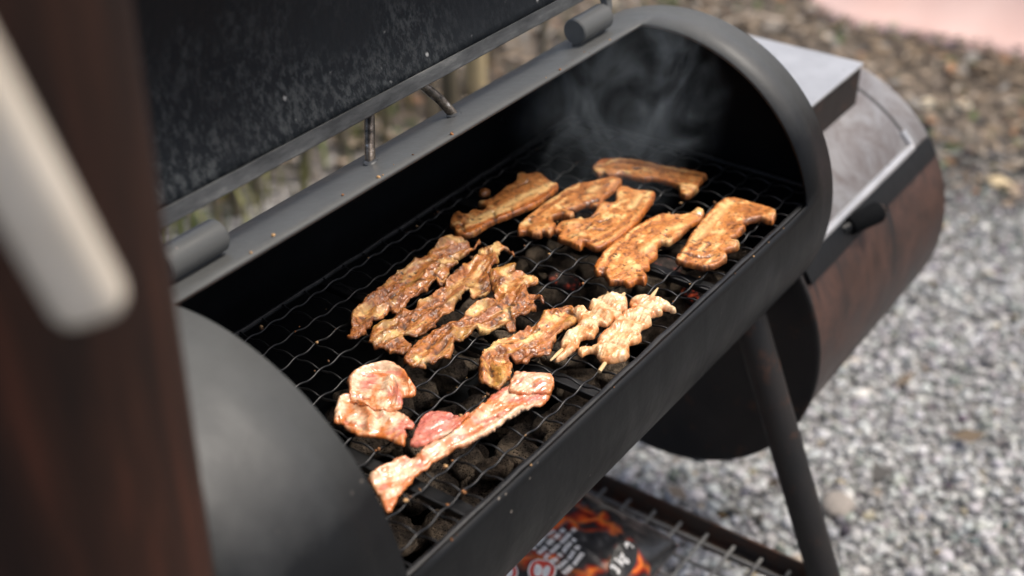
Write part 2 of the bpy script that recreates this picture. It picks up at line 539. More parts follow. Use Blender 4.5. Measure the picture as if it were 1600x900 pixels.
tag(scatter('gravel', M_STONE, shape, ICO_F, np.stack([px, py, GROUND + sz * nrg.uniform(0.1, 0.6, N)], 1), sz, rand_rot(N, True), cols), 'loose pale grey gravel stones covering the ground', 'gravel', kind='stuff')

# a few bigger stones that stand out
for i, (sx, sy, sr, c, lab) in enumerate([(1.765, -0.128, 0.035, (0.27, 0.24, 0.21), 'flat beige stone lying in the gravel beside the grill leg'),
                                          (3.10, 0.031, 0.035, (0.55, 0.44, 0.27), 'yellowish stone on the dark gravel far behind the firebox'),
                                          (3.45, 0.34, 0.035, (0.6, 0.52, 0.38), 'pale tan stone on the brown soil near the pink cloth'),
                                          (3.50, 0.26, 0.032, (0.62, 0.56, 0.44), 'pale cream stone on the brown soil, right of the tan one'),
                                          (2.09, -0.033, 0.022, (0.62, 0.60, 0.55), 'small whitish stone in the gravel right of the leg')]):
    b_ = MB()
    v_ = I2V * nrg.uniform(0.85, 1.15, (42, 1)) * np.array([1.0, 0.8, 0.35]) * sr
    b_.add(v_, I2F)
    o = b_.build('stone', M_STONE, angle=60); col_attr(o.data, np.tile(np.array(c), (42, 1)))
    o.location = (sx, sy, GROUND + sr * 0.25); o.rotation_euler.z = i * 1.3
    tag(o, lab, 'stone', 'single stones on the ground')

# leaf litter and crumbs of soil beyond the gravel
N = 26000
px = nrg.uniform(1.3, 6.5, N); py = nrg.uniform(-1.6, 4.0, N)
s_ = px + np.maximum(py - 0.7, 0) * 1.3 + (fbm(px * 1.6, py * 1.6, 3) - 0.5) * 1.0
keep = nrg.uniform(0, 1, N) < sstep(2.7, 3.5, s_) + 0.01
px, py = px[keep], py[keep]; N = len(px)
LV = np.array([(-1, 0, 0.12), (0, -0.45, 0), (1, 0, 0.18), (0, 0.45, 0.25)], float); LF = np.array([[0, 1, 2], [0, 2, 3]])
pal = np.array([(0.24, 0.18, 0.12), (0.36, 0.28, 0.20), (0.13, 0.10, 0.075), (0.46, 0.39, 0.31), (0.30, 0.28, 0.25), (0.10, 0.13, 0.05), (0.36, 0.20, 0.11)])
cols = pal[nrg.choice(7, N, p=[.24, .22, .2, .1, .14, .06, .04])] * nrg.uniform(0.4, 0.95, (N, 1))
tag(scatter('leaf_litter', M_LITTER, LV, LF, np.stack([px, py, GROUND + nrg.uniform(0.004, 0.03, N)], 1), nrg.uniform(0.012, 0.035, N), rand_rot(N, True), cols), 'dry brown leaf litter on the soil behind the gravel', 'leaf litter', kind='stuff')

# grass behind the grill
cl = np.array([(1.75, 1.55), (1.85, 1.75), (2.0, 1.6), (2.45, 1.62), (2.6, 1.9), (2.2, 2.3), (3.0, 1.9), (3.4, 1.7), (3.7, 2.3), (1.6, 1.9), (3.9, 1.4)])
N = 800
ci = nrg.integers(0, len(cl), N)
p2 = cl[ci] + nrg.normal(0, 0.11, (N, 2))
BV = np.array([(-0.035, 0, 0), (0.035, 0, 0), (0.03, 0.1, 0.5), (-0.03, 0.1, 0.5), (0.0, 0.35, 0.95)], float)
BF = np.array([[0, 1, 2], [0, 2, 3], [3, 2, 4]])
cols = np.array([(0.11, 0.14, 0.04), (0.20, 0.20, 0.07)])[nrg.integers(0, 2, N)] * nrg.uniform(0.7, 1.3, (N, 1))
a_ = nrg.uniform(0, 2 * PI, N); rz = np.zeros((N, 3, 3)); rz[:, 0, 0] = np.cos(a_); rz[:, 0, 1] = -np.sin(a_); rz[:, 1, 0] = np.sin(a_); rz[:, 1, 1] = np.cos(a_); rz[:, 2, 2] = 1
tag(scatter('grass', M_GRASS, BV, BF, np.c_[p2, np.full(N, GROUND)], nrg.uniform(0.06, 0.17, N), rz, cols), 'green grass tufts on the soil behind the grill', 'grass', kind='stuff')

# saplings seen through the gap under the lid
ST = [(1.74, 1.55, .010), (1.83, 1.46, .011), (1.90, 1.47, .014), (1.98, 1.47, .012), (2.06, 1.60, .008), (2.15, 1.46, .015), (2.26, 1.44, .011), (2.40, 1.42, .008), (2.56, 1.40, .012), (2.665, 1.41, .026), (2.98, 1.50, .010), (3.09, 1.38, .013)]
WH = ['first', 'second', 'third', 'fourth', 'fifth', 'sixth', 'seventh', 'eighth', 'ninth', 'tenth', 'eleventh', 'twelfth']
for i, (sx, sy, sr) in enumerate(ST):
    h = rnd.uniform(1.0, 1.7)
    lx, ly = rnd.uniform(-0.1, 0.1), rnd.uniform(-0.06, 0.06)
    root = empty('sapling', (sx, sy, GROUND), ('thickest dark sapling stem behind the gap under the lid' if i == 9 else 'bare sapling stem behind the grill, %s from the left in the gap under the lid' % WH[i]), 'sapling', 'saplings behind the grill')
    b_ = MB(); b_.tube([(sx + lx * t_ + 0.01 * math.sin(t_ * 9 + i), sy + ly * t_, GROUND + h * t_) for t_ in [k / 8 for k in range(9)]], [sr * (1 - 0.6 * k / 8) for k in range(9)], 8)
    own(root, b_.build('trunk', M_STEM))
    for k in range(4):
        t_ = rnd.uniform(0.35, 0.9); a = rnd.uniform(0, 6.28); L = rnd.uniform(0.1, 0.25)
        p0 = Vector((sx + lx * t_ + 0.01 * math.sin(t_ * 9 + i), sy + ly * t_, GROUND + h * t_))
        p1 = p0 + Vector((math.cos(a) * L, math.sin(a) * L, L * 0.8))
        b_ = MB(); b_.tube([p0, (p0 + p1) / 2 + Vector((0, 0, 0.01)), p1], [sr * 0.4, sr * 0.3, sr * 0.15], 6)
        own(root, b_.build('branch', M_STEM))
b_ = MB(); b_.tube([(2.80, 1.42, GROUND), (2.80, 1.42, GROUND + 0.5), (2.805, 1.425, GROUND + 1.0), (2.805, 1.425, GROUND + 1.02)], [0.032, 0.031, 0.03, 0.022], 12)
tag(b_.build('wooden_post', M_POST), 'pale yellow wooden post standing behind the gap under the lid', 'post')

# pink cloth hanging down to the ground at the far edge
def cloth(name, mat, y0, y1, xb, hgt, ny, label, amp=0.03, fl=0.26):
    b_ = MB(); nz = 16
    for i in range(ny + 1):
        yy = y0 + (y1 - y0) * i / ny
        for k in range(nz + 1):
            t_ = k / nz
            fold = (math.sin(yy * 6.5 + 0.8) + 0.5 * math.sin(yy * 11.3 + 1.7 + t_ * 2) + 0.25 * math.sin(yy * 23 + t_ * 3)) * amp * (1.15 - t_)
            if t_ < 0.7:
                s2 = t_ / 0.7
                xx = xb - fl * (1 - s2) ** 2 + fold; zz = GROUND + 0.006 + hgt * s2 ** 1.15
            else:
                s2 = (t_ - 0.7) / 0.3
                xx = xb + 0.5 * s2 + fold * (1 - s2); zz = GROUND + hgt + 0.004 + 0.02 * math.sin(s2 * PI)
            b_.v.append((xx, yy, zz))
    w = nz + 1
    for i in range(ny):
        for k in range(nz):
            b_.f.append((i * w + k, (i + 1) * w + k, (i + 1) * w + k + 1, i * w + k + 1)); b_.mi.append(0)
    o = b_.build(name, mat, angle=180)
    sm = o.modifiers.new('thickness', 'SOLIDIFY'); sm.thickness = 0.004
    return tag(o, label, 'cloth')
cloth('pink_cloth', M_PINK, 0.93, -1.6, 4.16, 0.45, 130, 'pale pink cloth hanging in folds to the soil beyond the grill')

# ------------------------------------------------------------------ the smoker
AF, AR = math.radians(169.87), math.radians(82.34)      # front lip and hinge-side lip of the opening
X_N, X0, X1, X_F = 0.40, 0.5493, 1.2522, 1.3185
smoker = empty('offset_smoker', (0.86, 0.0, GROUND), 'large black steel barrel smoker with open lid and rusty side firebox', 'grill')

xs = [X_N, 0.45, 0.50, X0] + [X0 + (X1 - X0) * i / 14 for i in range(1, 14)] + [X1, 1.285, X_F]
n_open, n_rest = 30, 92
an = [AR + (AF - AR) * k / n_open for k in range(n_open)] + [AF + (AR + 2 * PI - AF) * k / n_rest for k in range(n_rest)]
na = len(an)
b_ = MB()
for x in xs:
    for a in an:
        b_.v.append((x, R * math.cos(a), R * math.sin(a)))
for i in range(len(xs) - 1):
    for k in range(na):
        if k < n_open and xs[i] >= X0 - 1e-6 and xs[i + 1] <= X1 + 1e-6: continue
        k2 = (k + 1) % na
        b_.f.append((i * na + k2, (i + 1) * na + k2, (i + 1) * na + k, i * na + k)); b_.mi.append(0)
# drop unused vertices
used = sorted({i for f in b_.f for i in f}); mp = {o_: n_ for n_, o_ in enumerate(used)}
b_.v = [b_.v[i] for i in used]; b_.f = [tuple(mp[i] for i in f) for f in b_.f]
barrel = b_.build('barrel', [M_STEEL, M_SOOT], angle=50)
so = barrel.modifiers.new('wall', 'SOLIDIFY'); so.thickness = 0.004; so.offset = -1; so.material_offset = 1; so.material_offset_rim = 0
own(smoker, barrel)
for x, th in ((X_N + 0.001, 0.004), (X_F - 0.005, 0.004)):
    b_ = MB(); b_.disc((x, 0, 0), R - 0.0045, 72, th=th)
    own(smoker, b_.build('end_plate', M_SOOT))

# lid: the piece cut out of the barrel, swung back about the hinges
E_Y, E_Z, TH = 0.0585, 0.2400, math.radians(112)
def lid_pt(phi, off=0.0):
    dy = (R - off) * math.cos(phi) - R * math.cos(AR); dz = (R - off) * math.sin(phi) - R * math.sin(AR)
    return (E_Y + dy * math.cos(TH) + dz * math.sin(TH), E_Z + dz * math.cos(TH) - dy * math.sin(TH))
b_ = MB()
XL0, XL1, nxl, nal = X0 - 0.012, X1 + 0.004, 40, 34
dphi = 0.0135 / R
for i in range(nxl + 1):
    for k in range(nal + 1):
        y, z = lid_pt(AR + dphi + (AF - AR - dphi) * k / nal)
        b_.v.append((XL0 + (XL1 - XL0) * i / nxl, y, z))
for i in range(nxl):
    for k in range(nal):
        w = nal + 1
        b_.f.append((i * w + k, (i + 1) * w + k, (i + 1) * w + k + 1, i * w + k + 1)); b_.mi.append(0)
lid = b_.build('lid', M_LID, angle=60)
so = lid.modifiers.new('wall', 'SOLIDIFY'); so.thickness = 0.004; so.offset = 0
own(smoker, lid)
# flat bar along the hinge-side edge of the lid
b_ = MB()
ny_, nz_ = 60, 1
for i in range(ny_ + 1):
    x = XL0 - 0.003 + (XL1 - XL0 + 0.006) * i / ny_
    wv = 0.0004 * math.sin(x * 40) + 0.0005 * math.sin(x * 97)
    for (ph, of) in ((AR, 0.0035 + wv), (AR + dphi + 0.003, 0.0045 + wv), (AR + dphi + 0.003, -0.003), (AR, -0.003)):
        y, z = lid_pt(ph, of); b_.v.append((x, y, z))
for i in range(ny_):
    for k in range(4):
        b_.f.append((i * 4 + k, i * 4 + (k + 1) % 4, (i + 1) * 4 + (k + 1) % 4, (i + 1) * 4 + k)); b_.mi.append(0)
b_.f += [(3, 2, 1, 0), (ny_ * 4, ny_ * 4 + 1, ny_ * 4 + 2, ny_ * 4 + 3)]; b_.mi += [0, 0]
rim = b_.build('lid_rim', M_RIM, angle=30, bevel=0.0008); own(lid, rim); rim.matrix_parent_inverse = Matrix.Identity(4)

# hinges
HY, HZ = 0.061, 0.2075
for x0_, x1_, sx in ((0.572, 0.634, -1), (1.166, 1.226, 1)):
    hb = MB(); hb.tube([(x0_, HY, HZ), (x0_ + 0.002, HY, HZ), (x1_ - 0.002, HY, HZ), (x1_, HY, HZ)], [0.0132, 0.0145, 0.0145, 0.0132], 28)
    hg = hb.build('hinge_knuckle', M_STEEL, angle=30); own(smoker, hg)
    wb = MB(); wb.box(((x0_ + x1_) / 2, HY, HZ - 0.0155), (x1_ - x0_ - 0.006, 0.012, 0.012))
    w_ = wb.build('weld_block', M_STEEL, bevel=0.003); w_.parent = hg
    sb = MB(); xs_ = x1_ if sx > 0 else x0_
    ly, lz = lid_pt(AR + 0.25, -0.009)
    xe_ = xs_ + sx * 0.012
    pts = [(xs_ - sx * 0.03, HY, HZ), (xs_ + sx * 0.004, HY, HZ), (xe_, HY + 0.003, HZ + 0.006), (xe_ + sx * 0.002, HY + 0.008, HZ + 0.022), (xe_ - sx * 0.004, ly, lz), ]
    ly2, lz2 = lid_pt(AR + 0.9, -0.009); pts.append((xe_ - sx * 0.02, ly2, lz2))
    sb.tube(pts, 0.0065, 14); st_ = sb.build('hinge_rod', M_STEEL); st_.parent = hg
# lid stop: a bent rod welded to the back of the barrel
b_ = MB()
b_.tube([(0.829, 0.066, 0.187), (0.838, 0.0735, 0.201), (0.853, 0.0850, 0.222), (0.866, 0.105, 0.252), (0.880, 0.118, 0.268), (0.905, 0.118, 0.268), (0.921, 0.107, 0.248), (0.937, 0.089, 0.222), (0.947, 0.0755, 0.206), (0.956, 0.064, 0.187)], 0.0050, 14)
own(smoker, b_.build('lid_stop', M_ROD, angle=60))
for (wx, wy) in ((0.830, 0.066), (0.955, 0.064)):
    b_ = MB(); wz = math.sqrt(R * R - wy * wy)
    v_ = I2V * nrg.uniform(0.8, 1.2, (42, 1)) * np.array([0.009, 0.008, 0.0035]) + np.array([wx, wy, wz]); b_.add(v_, I2F)
    own(smoker, b_.build('weld_bead', M_RIM, angle=80))

# charcoal tray and the bars that carry the grate
b_ = MB(); b_.box((0.88, -0.01, -0.118), (0.90, 0.30, 0.004))
own(smoker, b_.build('charcoal_tray', M_SOOT))
for x in (0.648, 0.842, 1.06):
    b_ = MB(); b_.box((x, -0.02, 0.0195), (0.014, 0.352, 0.007)); own(smoker, b_.build('support_bar', M_WIRE, bevel=0.001))

# firebox drum
FY, FZ, FR, FX0, FX1 = 0.012, -0.23, 0.22, 1.3265, 1.769
b_ = MB()
v_, f_ = cyl_shell(FX0, FX1, 0, 2 * PI, FR, 96, 8, FY, FZ)
b_.add(v_, f_)
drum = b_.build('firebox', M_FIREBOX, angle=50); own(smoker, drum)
for x in (FX0 - 0.004, FX1):
    b_ = MB(); b_.disc((x, FY, FZ), FR - 0.0002, 96, th=0.004)
    o = b_.build('firebox_end_plate', M_LEG if x < 1.5 else M_FIREBOX, bevel=0.001); own(drum, o); o.matrix_parent_inverse = Matrix.Identity(4)
b_ = MB(); b_.tube([(FX0 - 0.001, FY + (FR + 0.001) * math.cos(a), FZ + (FR + 0.001) * math.sin(a)) for a in [2 * PI * k / 90 for k in range(91)]], 0.0035, 8, cap=False)
o = b_.build('weld_seam', M_LEG); own(drum, o); o.matrix_parent_inverse = Matrix.Identity(4)
def sub(o):
    own(drum, o); o.matrix_parent_inverse = Matrix.Identity(4); return o
rad = math.radians
# door sheet lying on the drum
def arc_sheet(x0, x1, a0, a1, r0, r1, mat, name, nx=12, na_=16):
    b_ = MB(); vo, fo = cyl_shell(x0, x1, a0, a1, r1, na_, nx, FY, FZ); vi, fi = cyl_shell(x0, x1, a0, a1, r0, na_, nx, FY, FZ)
    b_.add(vo, fo); o_ = len(vo); b_.add(vi, [f[::-1] for f in fi]); w = na_ + 1
    for k in range(na_):
        b_.f += [(k, k + 1, o_ + k + 1, o_ + k), (nx * w + k + 1, nx * w + k, o_ + nx * w + k, o_ + nx * w + k + 1)]; b_.mi += [0, 0]
    for i in range(nx):
        b_.f += [((i + 1) * w, i * w, o_ + i * w, o_ + (i + 1) * w), (i * w + na_, (i + 1) * w + na_, o_ + (i + 1) * w + na_, o_ + i * w + na_)]; b_.mi += [0, 0]
    return b_.build(name, mat, angle=40)
sub(arc_sheet(1.36, 1.700, rad(100), rad(140), FR + 0.0008, FR + 0.0055, M_FIREBOX, 'door'))
b_ = MB()
b_.tube([(1.36 + 0.34 * k / 16, FY + (FR + 0.006) * math.cos(rad(140.5)), FZ + (FR + 0.006) * math.sin(rad(140.5))) for k in range(17)] +
        [(1.702, FY + (FR + 0.006) * math.cos(rad(a)), FZ + (FR + 0.006) * math.sin(rad(a))) for a in (138, 134)], 0.0062, 10)
sub(b_.build('door_bead', M_PLATE))
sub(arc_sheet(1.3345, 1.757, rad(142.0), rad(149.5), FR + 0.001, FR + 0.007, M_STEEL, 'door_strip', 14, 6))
sub(arc_sheet(1.703, 1.712, rad(96), rad(139), FR + 0.0006, FR + 0.003, M_LEG, 'door_gap', 1, 20))
hp0, hp1 = Vector((1.452, -0.168, -0.100)), Vector((1.535, -0.207, -0.084))
hdv = (hp1 - hp0).normalized()
b_ = MB(); b_.tube([hp0, hp0 + hdv * 0.015], 0.0075, 14)
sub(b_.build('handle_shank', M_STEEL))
b_ = MB(); b_.tube([hp0 + hdv * q for q in (0.014, 0.017, 0.032, 0.056, 0.061, 0.064)], [0.011, 0.0125, 0.0132, 0.0145, 0.014, 0.012], 24)
sub(b_.build('door_handle', M_SOOT, angle=40))
b_ = MB(); b_.tube([hp0 + hdv * q for q in (0.0638, 0.0655, 0.0675)], [0.0105, 0.0105, 0.009], 24)
sub(b_.build('handle_washer', M_RAIL, angle=30))
b_ = MB(); b_.tube([hp0 + hdv * q for q in (0.067, 0.073)], 0.0058, 6)
sub(b_.build('handle_bolt', M_SOOT, angle=30))

# flat-topped box on the drum, next to the barrel
b_ = MB()
bx0, bx1, by0, by1, bz0, bz1 = 1.3225, 1.668, -0.086, 0.13, -0.07, 0.029
b_.box(((bx0 + bx1) / 2, (by0 + by1) / 2, (bz0 + bz1) / 2), (bx1 - bx0, by1 - by0, bz1 - bz0))
own(smoker, b_.build('box_body', M_PLATE_SIDE, bevel=0.002))
b_ = MB(); b_.box(((bx0 + bx1) / 2, (by0 + by1) / 2, bz1 + 0.0025), (bx1 - bx0 + 0.003, by1 - by0 + 0.004, 0.0045))
own(smoker, b_.build('box_top', M_PLATE, bevel=0.0012))

# legs
def leg(x, sy):
    y0, z0, y1, z1 = -0.112, -0.06, -0.4255, GROUND
    b_ = MB(); b_.tube([(x, -sy * (y0 + (y1 - y0) * t_), z0 + (z1 - z0) * t_) for t_ in (0, 0.25, 0.5, 0.75, 1)], 0.0205, 22)
    return b_.build('leg', M_LEG)
for x in (0.50, 1.252):
    for sy in (1, -1):
        own(smoker, leg(x, sy))
# mesh shelf between the legs
SZ = -0.50
shelf = MB()
shelf.box((1.262, 0.0, SZ + 0.004), (0.004, 0.58, 0.030)); shelf.box((1.2525, 0.0, SZ - 0.012), (0.019, 0.58, 0.004))
sh = shelf.build('shelf_rail', M_RAIL, bevel=0.0008); own(smoker, sh)
s2 = MB(); s2.box((0.502, 0.0, SZ + 0.004), (0.004, 0.58, 0.030)); s2.box((0.5125, 0.0, SZ - 0.012), (0.019, 0.58, 0.004))
o = s2.build('shelf_rail', M_RAIL, bevel=0.0008); own(smoker, o)
barx = MB(); barx.tube([(-0.374, 0, 0), (0.374, 0, 0)], 0.0026, 8); first = None
for k in range(14):
    y = -0.278 + 0.0405 * k
    if first is None:
        o = barx.build('shelf_bar', M_SHELFBAR); first = o
    else:
        o = first.copy(); COL.objects.link(o)
    o.parent = sh; o.location = (0.882, y + 0.0, SZ + 0.0005)
bary = MB(); bary.tube([(0, -0.285, 0), (0, 0.285, 0)], 0.0026, 8); first = None
for k in range(18):
    x = 1.2425 - 0.0405 * k
    if first is None:
        o = bary.build('shelf_bar', M_SHELFBAR); first = o
    else:
        o = first.copy(); COL.objects.link(o)
    o.parent = sh; o.location = (x, 0, SZ - 0.0045)

# smoke stack at the near end
CX, CY, CR = 0.2985, -0.169, 0.075
b_ = MB(); b_.tube([(CX, CY + (0.02 * (z / 0.5)) * -0.5, z) for z in (-0.16, 0.1, 0.3, 0.5, 0.7, 1.02)], CR, 40)
st = b_.build('chimney', M_CHIM, angle=50); own(smoker, st)
b_ = MB(); b_.tube([(CX, CY, -0.06), (CX + 0.05, CY + 0.03, -0.06), (X_N, CY + 0.07, -0.06)], 0.055, 24)
o = b_.build('chimney_duct', M_CHIM); own(st, o); o.matrix_parent_inverse = Matrix.Identity(4)
b_ = MB(); b_.tube([(CX, CY - 0.02, 1.06), (CX, CY - 0.02, 1.075), (CX, CY - 0.02, 1.10)], [0.095, 0.095, 0.02], 32)
for a in (0.4, 2.5, 4.6):
    b_.tube([(CX + 0.07 * math.cos(a), CY - 0.02 + 0.07 * math.sin(a), 0.99), (CX + 0.085 * math.cos(a), CY - 0.02 + 0.085 * math.sin(a), 1.068)], 0.004, 8)
o = b_.build('chimney_cap', M_CHIM); own(st, o); o.matrix_parent_inverse = Matrix.Identity(4)

# ------------------------------------------------------------------ cream wooden handle hanging in front of the stack

